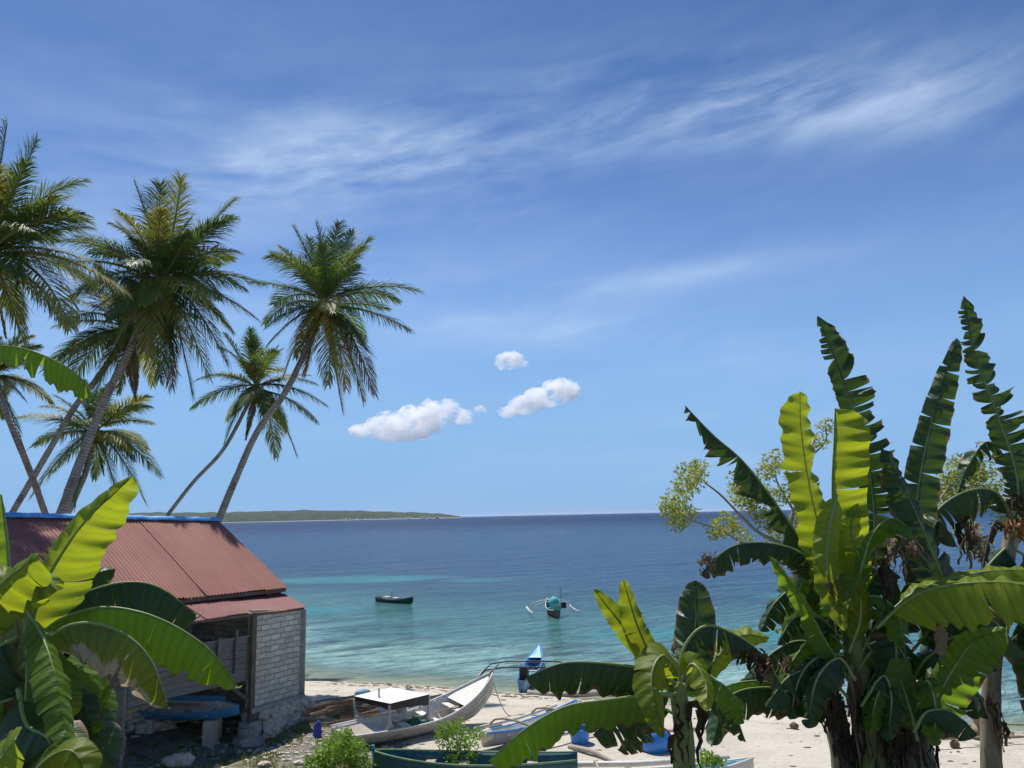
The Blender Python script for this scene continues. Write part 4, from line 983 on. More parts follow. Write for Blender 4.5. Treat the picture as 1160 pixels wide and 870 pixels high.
for i, a in enumerate([([(966, 700), (985, 660), (1000, 640), (1020, 655)], 6.9, .13, 'd', .4), ([(960, 730), (930, 700), (900, 700), (880, 730)], 7.0, .16, 'd', .5), ([(970, 760), (995, 730), (1020, 735), (1035, 775)], 6.9, .15, 'g', .3),
        ([(955, 740), (925, 745), (905, 770), (895, 815)], 6.8, .13, 'd', .6), ([(962, 700), (948, 640), (965, 610), (985, 640)], 7.3, .14, 'd', .6), ([(970, 720), (1000, 705), (1022, 725), (1028, 770)], 7.3, .2, 'd', .5), ([(958, 690), (930, 650), (912, 655), (898, 690)], 7.2, .14, 'g', .6), ([(965, 690), (990, 620), (1020, 600), (1050, 640)], 7.6, .2, 'd', .5)]):
    bleaf(A_, a[0], a[1], a[1] - .25, a[2], a[2] * 1.1, (0, -.5, .9), 35, 38, a[4], a[3], 300 + i, shred=.3 if a[4] > .4 else None)
for i, a in enumerate([([(1040, 770), (1065, 730), (1100, 720), (1130, 760)], 7.1, .2, 'd', .4), ([(1036, 760), (1060, 715), (1050, 680), (1030, 660)], 7.3, .2, 'd', .4), ([(1030, 780), (1000, 760), (985, 775), (978, 820)], 7.0, .14, 'd', .5), ([(1045, 800), (1080, 775), (1105, 780), (1120, 815)], 7.2, .14, 'd', .4), ([(1036, 760), (1075, 690), (1110, 690), (1135, 720)], 7.4, .18, 'g', .5)]):
    bleaf(B_, a[0], a[1], a[1] - .2, a[2], a[2] * 1.1, (0, -.5, .9), 35, 38, a[4], a[3], 330 + i, shred=.3)
for i, a in enumerate([([(20, 760), (40, 740), (70, 760), (82, 810)], 5.0, .11, 'g', .3), ([(25, 770), (60, 765), (92, 790), (100, 835)], 5.2, .11, 'd', .4), ([(15, 790), (-5, 800), (-18, 830), (-20, 880)], 4.8, .14, 'g', .3), ([(60, 880), (70, 835), (92, 815), (118, 825)], 5.2, .09, 'g', .2), ([(24, 700), (34, 670), (46, 655), (64, 668)], 5.1, .12, 'o', .2), ([(30, 880), (40, 830), (60, 800), (92, 800)], 4.9, .12, 'o', .3)]):
    bleaf(E_, a[0], a[1], a[1] - .15, a[2], a[2] * 1.1, (0.1, -.7, .7), 25, 30, a[4], a[3], 360 + i, ws=.6)
for i, (pl, pts, Y, w, mt) in enumerate([(A_, [(962, 790), (930, 760), (895, 765), (868, 800)], 6.8, .24, 'd'), (A_, [(970, 770), (950, 745), (925, 770), (915, 825)], 6.65, .2, 'd'), (A_, [(965, 745), (935, 715), (900, 745), (885, 790)], 7.0, .26, 'g'), (A_, [(975, 800), (1000, 765), (1010, 790), (1005, 840)], 6.7, .17, 'd'),
        (B_, [(1035, 795), (1015, 765), (995, 785), (985, 830)], 6.75, .18, 'g'), (B_, [(1038, 790), (1065, 755), (1095, 770), (1110, 815)], 6.9, .22, 'd'), (B_, [(1040, 800), (1050, 770), (1060, 800), (1058, 845)], 6.5, .15, 'g'), (B_, [(1036, 770), (1000, 725), (985, 755), (975, 800)], 7.1, .24, 'd'), (A_, [(960, 710), (985, 675), (1015, 690), (1025, 735)], 6.7, .18, 'g'),
        (D_, [(768, 790), (738, 786), (705, 800), (672, 832)], 6.25, .26, 'd'), (D_, [(770, 785), (800, 768), (830, 785), (842, 820)], 6.3, .17, 'g'), (C_, [(1150, 610), (1120, 640), (1095, 680), (1080, 730)], 8.0, .3, 'd'), (C_, [(1148, 620), (1170, 640), (1175, 690), (1165, 740)], 7.8, .3, 'd'), (A_, [(950, 690), (915, 660), (880, 680), (862, 715)], 7.4, .2, 'd')]):
    bleaf(pl, pts, Y, Y - .2, w, w * 1.1, (0, -.45, .95), 34, 40, .35, mt, 400 + i, shred=.2)
hangstrips(A_, 1015, 620, 6.45, 12, .25, DRY, 70, 22, dr=.9); hangstrips(A_, 945, 655, 6.6, 8, .2, DRY, 71, 8, dr=.3); hangstrips(D_, 850, 735, 6.15, 12, .2, DRYD, 72, 16, dr=.3); hangstrips(D_, 868, 752, 6.15, 8, .16, DRY, 73, 8, dr=.3)
hangstrips(B_, 1062, 722, 6.5, 8, .16, DRY, 74, 8, dr=.2); hangstrips(A_, 905, 760, 6.8, 10, .2, DRY, 75, 14, dr=.4)

# ---------------------------------------------------------------- small leaved trees and shrubs
def leafcloud(mb, c, r, n, size, rr, flat=.8):
    for i in range(n):
        while True:
            v = Vector((rr.uniform(-1, 1), rr.uniform(-1, 1), rr.uniform(-1, 1)))
            if .25 < v.length < 1: break
        p = Vector(c) + Vector((v.x * r, v.y * r, v.z * r * flat)); a = Vector((rr.gauss(0, 1), rr.gauss(0, 1), rr.gauss(0, .7) - .3)).normalized(); b = a.cross(Vector((rr.gauss(0, 1), rr.gauss(0, 1), rr.gauss(0, 1)))).normalized()
        s = size * rr.uniform(.6, 1.3)
        mb.add([p, p + a * s * .5 + b * s * .27, p + a * s, p + a * s * .5 - b * s * .27], [(0, 1, 2, 3)])
TL = smallleaf('light_tree_leaf', (.14, .20, .045), (.28, .29, .06), (.42, .46, .05), .45, .5, .5, 3.5)
TW = weathered('pale_branch', (.42, .38, .30), (.30, .27, .22), 6, .85, .2)
def light_tree():
    Y = 10.0; rr = random.Random(9); p = at(903, 860, Y); root = thing('leafy_tree', 'sparse light leaved tree with pale branches behind the banana plants', 'tree', (p.x, p.y, HH(p.x, p.y)))
    g = Vector((p.x, p.y, HH(p.x, p.y) - .1))
    mb = MB(); mb.tube(spline([Vector((g.x + .5, g.y, g.z)), at(942, 800, Y), at(915, 700, Y), at(894, 615, Y), at(905, 560, Y), at(925, 490, Y)], 24), [.07 - .0025 * i for i in range(24)], 8, jit=.05); mb.build('trunk', TW, root, True, smooth=True)
    br = [([(895, 620), (862, 605), (840, 585), (818, 562), (800, 548)], .024), ([(888, 640), (845, 618), (815, 600), (780, 588), (765, 575)], .018), ([(894, 612), (882, 585), (860, 562), (838, 545)], .016), ([(900, 580), (880, 545), (878, 520)], .014), ([(915, 520), (935, 500), (935, 480)], .012),
          ([(897, 650), (950, 620), (1040, 590), (1080, 545), (1100, 525)], .02), ([(1040, 590), (1070, 600), (1110, 625)], .012), ([(1080, 545), (1110, 560), (1130, 570)], .01)]
    mb = MB()
    for pts, r in br:
        P = spline([at(x, y, Y + rr.uniform(-.1, .1)) for x, y in pts], 12); mb.tube(P, [r * (1 - .065 * i) + .003 for i in range(12)], 6)
    mb.build('branch', TW, root, True, smooth=True)
    cl = [(782, 540, 15), (775, 552, 12), (790, 532, 11), (765, 570, 14), (775, 582, 13), (757, 575, 9), (768, 592, 9), (822, 592, 12), (812, 600, 10), (835, 600, 9), (838, 545, 12), (850, 555, 13), (845, 568, 12), (860, 575, 12), (850, 545, 10), (836, 560, 9), (868, 590, 10), (880, 605, 11), (876, 522, 12), (868, 535, 9), (888, 560, 11), (900, 540, 10), (936, 482, 9), (930, 500, 8), (905, 590, 12), (890, 630, 10), (845, 610, 7), (870, 560, 10),
          (1085, 535, 18), (1105, 528, 16), (1075, 550, 15), (1095, 550, 18), (1118, 545, 15), (1065, 560, 12), (1100, 568, 14), (1125, 562, 12), (1105, 615, 12), (1095, 600, 12), (1120, 630, 9), (1140, 590, 12), (1055, 575, 12)]
    mb = MB()
    for x, y, r in cl:
        c = at(x, y, Y + rr.uniform(-.35, .35)); rm = r * 1.3 * Y / FPX
        mb2 = mb; leafcloud(mb2, c, rm, int(r * r * 2.0), .046, rr, .9)
    mb.build('crown', TL, root, True)
light_tree()
SH = smallleaf('shrub_leaf', (.09, .19, .02), (.17, .28, .03), (.25, .42, .03), .4, .45, .5, 4)
def shrub(name, label, cl, Y, seed, size, mat=SH, dens=1.0, stems=7, group=None):
    rr = random.Random(seed); g = gnd(cl[0][0], cl[0][1] + cl[0][2] + 14)
    b = at(cl[0][0], cl[0][1], Y); root = thing(name, label, 'shrub', (b.x, b.y, HH(b.x, b.y)), group=group)
    mb = MB()
    for i, (x, y, r) in enumerate(cl):
        c = at(x, y, Y + rr.uniform(-.3, .3)); leafcloud(mb, c, r * Y / FPX * 1.05, int(r * r * dens), size, rr, .85)
    mb.build('foliage', mat, root, True)
    mb = MB(); base = Vector((b.x, b.y, HH(b.x, b.y) - .05))
    for i, (x, y, r) in enumerate(cl): mb.tube(spline([base, base.lerp(at(x, y, Y), .5) + Vector((rr.uniform(-.1, .1), 0, .1)), at(x, y, Y)], 7), .012, 5)
    mb.build('stem', TW, root, True)
    return root
shrub('green_shrub', 'bright green shrub at the bottom beside the gravel path', [(386, 845, 18), (370, 856, 16), (400, 852, 17), (385, 868, 22), (360, 868, 14), (408, 870, 14), (392, 832, 9), (350, 862, 6)], 19.0, 1, .075, dens=2.6)
shrub('green_shrub', 'lighter feathery shrub standing in front of the teal hull', [(517, 832, 15), (505, 826, 12), (530, 842, 14), (518, 850, 14), (500, 838, 9), (540, 830, 9), (512, 862, 9), (535, 858, 8), (522, 818, 7)], 20.0, 2, .07, dens=1.9)
shrub('young_shrub', 'small leafy sprout growing behind the centre banana stem', [(803, 857, 8), (812, 862, 7), (796, 863, 6)], 19.0, 3, .12, dens=1.3)
VN = smallleaf('creeper_leaf', (.07, .16, .03), (.10, .20, .04), (.18, .32, .04), .4)
r8 = random.Random(8); pv = at(893, 720, 9.4)
cr = thing('leafy_creeper', 'round leaved climber beside the trunk of the pale branched tree', 'creeper', (pv.x, pv.y, HH(pv.x, pv.y))); mb = MB()
for i in range(60): leafcloud(mb, at(r8.uniform(886, 908), r8.uniform(668, 745), 9.4), .03, 1, .13, r8)
mb.build('foliage', VN, cr, True); mb = MB(); mb.tube(spline([(pv.x + .55, pv.y, HH(pv.x, pv.y) - .05), at(925, 780, 9.4), at(895, 670, 9.4)], 8), .012, 5); mb.build('stem', TW, cr, True)

# ---------------------------------------------------------------- boats
def hull(L, B, D, bow=.5, stern=.2, flat=.55, sb=.75, th=.035, ns=26, rocker=.12, deck=None, vee=.5):
    """open hull, bow to +x, keel resting at z = 0; returns outer, inner vertex rings as (V, F) sets"""
    def sect(x):
        t = x / L
        if t > .5: w = (1 - ((t - .5) / .5) ** 2.2) ** .8 if t < 1 else 0
        else: w = sb + (1 - sb) * (1 - ((.5 - t) / .5) ** 1.8)
        w = max(w, .02)
        sheer = D + bow * max(0, (t - .45) / .55) ** 2.0 + stern * max(0, (.45 - t) / .45) ** 2
        keel = rocker * (abs(t - .45) / .55) ** 2.6 + (.55 * bow * max(0, (t - .82) / .18) ** 1.7)
        return w * B / 2, sheer, keel
    V = []; F = []; K = 9
    prof_ = [(i / (K - 1)) for i in range(K)]
    for layer in (0, 1):
        for i in range(ns + 1):
            x = L * i / ns; w, sh, ke = sect(x)
            if layer: w = max(w - th, .004); ke = ke + th * 1.4; sh = sh
            for s in range(-K + 1, K):
                a = abs(s) / (K - 1); yy = w * (a ** vee if a > 0 else 0); zz = ke + (sh - ke) * (a ** 1.7)
                V.append((x, math.copysign(yy, s) if s else 0, zz))
    m = 2 * K - 1; off = (ns + 1) * m
    Fo = []; Fi = []
    for i in range(ns):
        for j in range(m - 1):
            q = i * m + j; Fo.append((q, q + m, q + m + 1, q + 1)); q += off; Fi.append((q, q + 1, q + m + 1, q + m))
    for i in range(ns):
        for j in (0, m - 1):
            q = i * m + j; f = (q, q + off, q + off + m, q + m); Fo.append(f if j == 0 else f[::-1])
    Fo.append(tuple(range(m))); Fi.append(tuple(range(off + m - 1, off - 1, -1)))
    return V, Fo, Fi, sect
def boat(name, label, L, B, D, pos, heading, mo, mi, group=None, cat='boat', tilt=None, trim=None, seats=2, seatm=None, **kw):
    root = thing(name, label, cat, tuple(pos), heading, group, tilt)
    V, Fo, Fi, sect = hull(L, B, D, **kw)
    mk('hull', V, Fo + Fi, mo, root, smooth=True, mats=[mo, mi], midx=[0] * len(Fo) + [1] * len(Fi))
    if trim:
        for s in (-1, 1):
            mb = MB(); mb.tube([(L * i / 24, s * sect(L * i / 24)[0], sect(L * i / 24)[1] + .01) for i in range(25)], .028, 6); mb.build('gunwale', trim, root, smooth=True)
    for k in range(seats):
        t = .22 + .5 * k / max(1, seats - 1) if seats > 1 else .4
        w, sh, ke = sect(L * t); mb = MB(); mb.box((L * t, 0, ke + (sh - ke) * .72), (.24, w * 1.78, .035)); mb.build('thwart', seatm or mi, root)
    return root, sect
WH = weathered('boat_white', (.74, .73, .69), (.62, .60, .56), 3, .5, .35, (.38, .33, .27), .45)
WHO = weathered('boat_white_scuffed', (.55, .50, .44), (.42, .37, .32), 2, .6, .3, (.22, .17, .13), .6)
BLU = weathered('boat_blue', (.05, .25, .55), (.07, .32, .62), 3, .45, .4, (.35, .45, .55), .35)
LBL = weathered('boat_light_blue', (.35, .60, .72), (.45, .68, .78), 3, .5, .3, (.62, .70, .72), .4)
TEA = weathered('boat_teal', (.04, .13, .15), (.03, .09, .12), 2, .5, .4, (.12, .20, .08), .5)
NAV = weathered('boat_navy', (.015, .05, .13), (.02, .07, .17), 2, .5, .4, (.05, .08, .08), .4)
DGR = weathered('boat_dark_green', (.012, .055, .04), (.02, .075, .05), 3, .4, .5, (.05, .06, .03), .4)
BLK = weathered('black_paint', (.012, .013, .018), (.025, .025, .03), 5, .5, .4)
BAM = weathered('bamboo', (.34, .27, .17), (.24, .19, .13), 5, .7, .25, (.12, .09, .06), .5, (1, 1, 4))
BRN = weathered('driftwood', (.26, .18, .12), (.36, .28, .20), 4, .9, .1, (.10, .07, .05), .5, (2, 2, 2), .7, .02)
GRYW = weathered('grey_driftwood', (.34, .31, .27), (.44, .40, .35), 4, .9, .1, (.18, .16, .14), .5, bs=.6, bd=.01)
def heading(a, b): return math.atan2(b[1] - a[1], b[0] - a[0])

# white boat with canopy
def whiteboat():
    s0 = gnd(404, 848); s0 = Vector((-5.05, 22.75, 0)); b0 = Vector((-.85, 25.85, 0)); hd = heading(s0, b0); L = (b0 - s0).length
    z = HH(s0.x * .5 + b0.x * .5, s0.y * .5 + b0.y * .5) - .04
    root, sect = boat('beached_boat', 'long white open boat pulled up on the sand under its black edged canopy', L, 1.45, .46, (s0.x, s0.y, z), hd, WHO, WH, tilt=(R_(5), R_(-1.5)), trim=WH, seats=4, bow=.85, stern=.06, sb=.72, rocker=.22)
    # inner ribs
    mb = MB()
    for k in range(12):
        x = L * (.12 + .068 * k); w, sh, ke = sect(x)
        for s in (-1, 1): mb.tube([(x, s * w * .3, ke + .10), (x, s * w * .72, ke + (sh - ke) * .45), (x, s * (w - .05), sh - .03)], .016, 5)
    mb.build('rib', WH, root)
    w, sh, ke = sect(L * .8); mb = MB(); mb.add([(L * .74, -sect(L * .74)[0] * .95, sect(L * .74)[1] - .06), (L * .74, sect(L * .74)[0] * .95, sect(L * .74)[1] - .06), (L * .86, sect(L * .86)[0] * .93, sect(L * .86)[1] - .05), (L * .97, .04, sect(L * .97)[1] - .03), (L * .97, -.04, sect(L * .97)[1] - .03), (L * .86, -sect(L * .86)[0] * .93, sect(L * .86)[1] - .05)], [(0, 1, 2, 3, 4, 5)])
    mb.build('fore_deck', WH, root)
    mb = MB(); e = sect(L * .985)[1]; mb.tube([(L * .97, 0, e), (L * 1.0, 0, e + .12), (L * 1.045, 0, e + .26)], .03, 6); mb.build('bow_post', GRYW, root)
    # canopy in world space
    zc = at(442, 798, 22.95).z
    c = [onz(442, 797, zc), onz(486, 786.5, zc), onz(443, 778.5, zc), onz(401, 788.5, zc)]
    inv = (Matrix.Translation(root.location) @ root.rotation_euler.to_matrix().to_4x4()).inverted()
    cl = [inv @ p for p in c]; mid = sum(cl, Vector()) / 4
    N = 10; V = []
    def bil(i, j): a = cl[0].lerp(cl[1], i / N); b = cl[3].lerp(cl[2], i / N); return a.lerp(b, j / N)
    V = [bil(i, j) + Vector((0, 0, .03 * math.sin(math.pi * i / N) * math.sin(math.pi * j / N))) for i in range(N + 1) for j in range(N + 1)]
    F = [(i * (N + 1) + j, (i + 1) * (N + 1) + j, (i + 1) * (N + 1) + j + 1, i * (N + 1) + j + 1) for i in range(N) for j in range(N)]
    k = len(V); V += [v - Vector((0, 0, .04)) for v in V]; F += [tuple(x + k for x in f)[::-1] for f in F]
    mk('canopy', V, F, weathered('canopy_white', (.80, .81, .84), (.72, .74, .79), 2, .6, .3), root)
    mb = MB(); VV = []
    for a, b, dp in ((0, 1, (.16, .30)), (1, 2, (.25, .2)), (2, 3, (.2, .12)), (3, 0, (.12, .16))):
        for q in range(8):
            f0, f1 = q / 8, (q + 1) / 8; p0 = cl[a].lerp(cl[b], f0); p1 = cl[a].lerp(cl[b], f1); o_ = (p0 - mid); o_.z = 0; o_ = o_.normalized() * .01
            d0 = dp[0] + (dp[1] - dp[0]) * f0 + .02 * math.sin(q * 2); d1 = dp[0] + (dp[1] - dp[0]) * f1 + .02 * math.sin(q * 2 + 2)
            mb.add([p0 + o_, p1 + o_, p1 + o_ - Vector((0, 0, d1)), p0 + o_ - Vector((0, 0, d0)), p0 - o_, p1 - o_, p1 - o_ - Vector((0, 0, d1)), p0 - o_ - Vector((0, 0, d0))], [(3, 2, 1, 0), (4, 5, 6, 7), (2, 3, 7, 6)])
    mb.build('canopy_valance', BLK, root)
    for i in range(4):
        top = cl[i]; y = top.y; bz = sect(min(max(top.x, 0.1), L - .1))[1] - .02
        bz = min(bz, top.z - .5); y2 = math.copysign(min(abs(y), .66), y) if abs(y) > .3 else y
        mb = MB(); H = top.z - bz; mb.tube([(top.x, y * .96, top.z - .05), (top.x, y * .95, bz + H * .45), (top.x, (y + y2) / 2, bz + H * .2), (top.x, y2, bz - .02)], [.035, .04, .07, .17], 8); mb.build('canopy_post', WHO, root, smooth=True)
    mb = MB(); mb.tube([mid + Vector((-.4, .0, .0)), mid + Vector((-.4, 0, .28))], .035, 6); mb.build('canopy_knob', WH, root)
    for zf in (.45, .72):
        for sg in (-1, 1):
            mb = MB(); pp = []
            for i in range(2, 25):
                x = L * i / 26; w, sh, ke = sect(x); pp.append((x, sg * (w * (zf ** (.5 / 1.7)) + .004), ke + (sh - ke) * zf))
            mb.tube(pp, .014, 5); mb.build('strake', WHO, root, smooth=True)
    w, sh, ke = sect(L * .6); mb = MB(); mb.tube([(L * .35, .18, .34), (L * .72, -.12, .52)], .022, 6); mb.box((L * .745, -.135, .53), (.5, .13, .02)); mb.build('oar', BAM, root)
    mb = MB(); mb.blob((L * .5, .1, .26), (.34, .26, .13), 5, 3, .5, 2.5); mb.build('net_heap', weathered('net', (.06, .16, .12), (.12, .22, .18), 12, .9, .1), root)
    mb = MB(); mb.box((.5, 0, .40), (.85, .95, .06)); mb.build('stern_deck', GRYW, root)
    return root
whiteboat()
ro = thing('mooring_rope', 'slack pale rope running from the bow of the white boat over the sand', 'rope', (0, 0, 0)); b0 = Vector((-.82, 25.9, 1.75)); pts = [b0, b0 + Vector((.25, .3, -.75))]
for k in range(8):
    x = b0.x + .5 + k * .45; y = b0.y + .5 + .12 * k + .12 * math.sin(k * 1.7); pts.append((x, y, HH(x, y) + .02))
mb = MB(); mb.tube(spline(pts, 40), .016, 5); mb.build('rope', weathered('rope', (.45, .40, .30), (.35, .30, .22), 8), ro, True)

# stack of poles and branches behind the canopy
def pile():
    rr = random.Random(12); g = gnd(405, 822); root = thing('driftwood_pile', 'heap of brown poles and branches lying behind the white boat', 'wood pile', tuple(g)); mb = MB()
    for i in range(28):
        a = Vector((g.x + rr.uniform(-2.2, 1.1), g.y + rr.uniform(-.6, 1.1), 0)); a.z = HH(a.x, a.y) + rr.uniform(.04, .42); d = Vector((rr.uniform(.8, 1), rr.uniform(.2, .9), rr.uniform(-.02, .16))).normalized(); l = rr.uniform(.8, 2.4)
        mb.tube([a, a + d * l * .5 + Vector((0, 0, rr.uniform(-.04, .06))), a + d * l], rr.uniform(.03, .065), 6, jit=.15, rr=rr)
    mb.build('poles', BRN, root, True); return root
pile()
g = gnd(403, 812); t_ = tagit(mk('plastic_jug', *(lambda m: (m.V, m.F))((lambda m: (m.tube([(0, 0, 0), (.1, .02, .02), (.3, .06, .03), (.42, .09, .03), (.5, .1, .03)], [.06, .12, .13, .1, .04], 10), m)[1])(MB())), LBL, smooth=True), 'pale blue plastic jug on the heap of poles beside the canopy', 'jug'); t_.location = (g.x, g.y - .2, HH(g.x, g.y) + .72)
def cloth_heap(name, label, px, py, r, mat, seed, cat='cloth', h=.5, dz=0):
    g = gnd(px, py); mb = MB(); rr = random.Random(seed)
    V, F = icos(4); out = []
    for v in V:
        q = 1 + .5 * noise.noise(Vector(v) * 1.8 + Vector((seed, 0, 0))) + .28 * noise.noise(Vector(v) * 4.5 + Vector((0, seed, 0)))
        out.append((v[0] * r * q, v[1] * r * q * .7, max(v[2], -.3) * r * q * h + r * .3 * h))
    o = mk(name, out, F, mat, smooth=True); o.location = (g.x, g.y, g.z + dz); return tagit(o, label, cat)
cloth_heap('blue_tarpaulin', 'crumpled violet blue cloth lying by the rubble foundation corner', 359, 834, .13, weathered('violet_cloth', (.07, .08, .42), (.10, .12, .55), 5, .7, .2), 3, h=2.2)

# blue and white canoe under the porch
p0 = onz(150, 797, 1.72); p1 = onz(273, 799, 1.72)
rt, sc_ = boat('stored_canoe', 'blue and white canoe stored under the porch roof of the house', (p1 - p0).length, .75, .36, (p0.x, p0.y, 1.36), heading(p0, p1), BLU, WH, tilt=(R_(22), 0), trim=BLU, bow=.03, stern=.05, sb=.6, cat='canoe', seats=3)
mb = MB(); mb.beam((.6, .34, .42), (2.9, .28, .44), .03, .18); mb.build('side_board', BLU, rt)
mb = MB(); mb.box((1.6, 0, .40), (1.3, .16, .04)); mb.build('inner_plank', GRYW, rt)
cs = thing('stone_support', 'pair of low stone blocks carrying the stored blue canoe', 'stone blocks', tuple(p0.lerp(p1, .5)[:2]) + (.4,))
for f in (.2, .75):
    p = p0.lerp(p1, f); mb = MB(); mb.box((p.x, p.y, .87), (.3, .7, .96)); mb.build('block', MATS['rubble_stone'], cs, True)

# teal hull in the foreground
def tealboat():
    a = Vector((*onz(430, 878, .95)[:2], 0)); b = Vector((a.x + 4.7, a.y - .5, 0))
    rt, sc_ = boat('weathered_boat', 'weathered teal and navy boat in the foreground behind the two shrubs', 4.9, 1.05, .60, (b.x, b.y, HH(b.x, b.y) - .02), heading(b, a), TEA, TEA, trim=weathered('teal_rim', (.10, .20, .14), (.2, .28, .14), 4), seats=4, bow=.16, stern=.08, rocker=.05, sb=.6, seatm=GRYW)
    mb = MB(); L = 4.9
    V = []
    for i in range(27):
        x = L * i / 26; w, sh, ke = sc_(x)
        for q in (0.0, .30, .62):
            zz = ke + (sh - ke) * (q ** 1.7 if q else 0); 
            V.append((x, w * (q ** .5) + .012, zz))
    F = [(i * 3 + j, (i + 1) * 3 + j, (i + 1) * 3 + j + 1, i * 3 + j + 1) for i in range(26) for j in range(2)]
    V2 = [(x, -y, z) for x, y, z in V]; k = len(V); F2 = [tuple(q + k for q in f)[::-1] for f in F]
    mk('lower_hull_band', V + V2, F + F2, NAV, rt, smooth=True)
    mb = MB(); e = sc_(L * .985); mb.beam((L * .975, 0, e[2]), (L * 1.0, 0, e[1] + .14), .07, .07); mb.build('stem_post', BLU, rt)
tealboat()

def outriggers(rt, L, half, xs, zarm, fl, armm, flm, fr=.05, arch=.12, drop=.3, flx=None, nm='outrigger_float'):
    for x in xs:
        mb = MB(); mb.tube([(x, half * q, zarm + arch * (1 - q * q) - drop * max(0, abs(q) - .75) * 2) for q in [-1, -.8, -.5, -.2, 0, .2, .5, .8, 1]], .03, 6); mb.build('outrigger_arm', armm, rt, smooth=True)
    for s in (-1, 1):
        x0, x1 = flx or (xs[0] - fl * .3, xs[0] - fl * .3 + fl); z = zarm - drop * .5 - .02
        mb = MB(); mb.tube([(x0, s * half, z), (x0 + (x1 - x0) * .5, s * half, z - .03), (x1, s * half, z + .06)], fr, 8); mb.build(nm, flm, rt, smooth=True)
# blue-and-white outrigger beached in the middle (behind the drooping leaf)
a = gnd(548, 850); b = gnd(655, 823)
rt, sc_ = boat('outrigger_canoe', 'narrow blue and white outrigger canoe on the sand half hidden by the drooping leaf', (b - a).length, .58, .36, (a.x, a.y, a.z), heading(a, b), weathered('canoe_grey', (.36, .36, .38), (.26, .27, .30), 3), WH, trim=BLU, bow=.3, stern=.1, sb=.45, seats=2, group='outrigger canoes', cat='canoe')
outriggers(rt, 4, 1.1, [1.2, 2.9], .42, 3.4, BAM, WH, flx=(.6, 4.0))
mb = MB(); mb.tube([(-.02, 0, .35), (.22, 0, .38)], .17, 10); mb.build('stern_block', weathered('cream_block', (.62, .55, .40), (.55, .48, .36), 3), rt)
# bottom blue canoe with white floats
a = onz(590, 872, .9); b = onz(850, 868, .9); a.z = b.z = HH(a.x, a.y)
rt, sc_ = boat('outrigger_canoe', 'pale blue outrigger canoe with white floats at the bottom edge of the beach', 5.0, .72, .34, (a.x + .4, a.y - .95, HH(a.x, a.y) - .05), heading(a, b) + .02, WH, LBL, trim=WH, bow=.3, stern=.15, sb=.5, seats=3, group='outrigger canoes', cat='canoe', seatm=LBL)
outriggers(rt, 5, 1.0, [1.4, 3.6], .42, 4.6, GRYW, WH, fr=.07, flx=(.1, 4.7), arch=.06, drop=.2)
# boat half in the shallows with upturned blue bow
a = onz(591, 783, .05); hd = R_(82)
rt, sc_ = boat('outrigger_canoe', 'outrigger canoe in the shallows with an upturned blue bow and black engine', 6.6, .80, .50, (a.x, a.y, -.12), hd, weathered('pale_hull', (.55, .57, .60), (.40, .45, .52), 3), BLU, trim=BLU, bow=.40, stern=.08, sb=.45, seats=3, rocker=.05, group='outrigger canoes', cat='canoe', seatm=GRYW)
outriggers(rt, 6, 2.3, [2.0, 3.4], .66, 5, BLK, GRYW, fr=.05, flx=(1.2, 4.0), arch=.05, drop=1.0)
mb = MB(); mb.box((.75, -.02, .72), (.5, .34, .5)); mb.box((.5, -.02, .98), (.3, .26, .1)); mb.tube([(.6, 0, .6), (-.1, 0, .15), (-.35, 0, -.05)], .03, 6); mb.build('engine', BLK, rt)
mb = MB(); V = [(6.25, 0, 1.68), (4.9, -.28, .86), (4.9, .28, .86), (5.6, 0, 1.2)]; mb.add([(4.7, -.30, .64), (4.7, .30, .64), (6.5, .03, .89), (6.5, -.03, .89), (5.6, 0, .66)], [(0, 1, 4), (1, 2, 4), (2, 3, 4), (3, 0, 4)]); mb.build('bow_deck', LBL, rt)
# anchored outrigger further out
a = onz(631.5, 700, .0); hd = R_(97)
rt, sc_ = boat('outrigger_canoe', 'small outrigger boat at anchor with a turquoise cover and red brown stern', 4.2, .75, .52, (a.x, a.y - .2, -.12), hd, weathered('red_brown_hull', (.28, .07, .05), (.20, .06, .05), 3), weathered('turq_in', (.10, .40, .38), (.12, .45, .42), 3), trim=WH, bow=.5, stern=.15, sb=.6, seats=2, group='outrigger canoes', cat='boat')
outriggers(rt, 5, 1.62, [1.4, 2.6], .85, 3.4, WH, WH, fr=.055, flx=(.4, 3.8), arch=.25, drop=.75)
mb = MB(); mb.tube([(1.2, 0, .55), (1.25, 0, 1.0), (1.35, 0, 1.30), (1.4, 0, 1.42)], [.26, .38, .30, .08], 12); mb.build('cover', weathered('turquoise_cover', (.08, .46, .42), (.14, .55, .50), 4), rt, smooth=True)
mb = MB(); mb.box((1.6, -.72, .80), (.35, .35, .38)); mb.build('engine_box', BLK, rt)
mb = MB(); mb.tube([(1.8, -.6, .6), (1.8, -.62, 2.1)], .02, 5); mb.build('mast', BLK, rt)
mb = MB(); mb.box((.03, 0, .82), (.06, .5, .32)); mb.build('transom', weathered('green_transom', (.25, .42, .25), (.3, .46, .3), 3), rt)
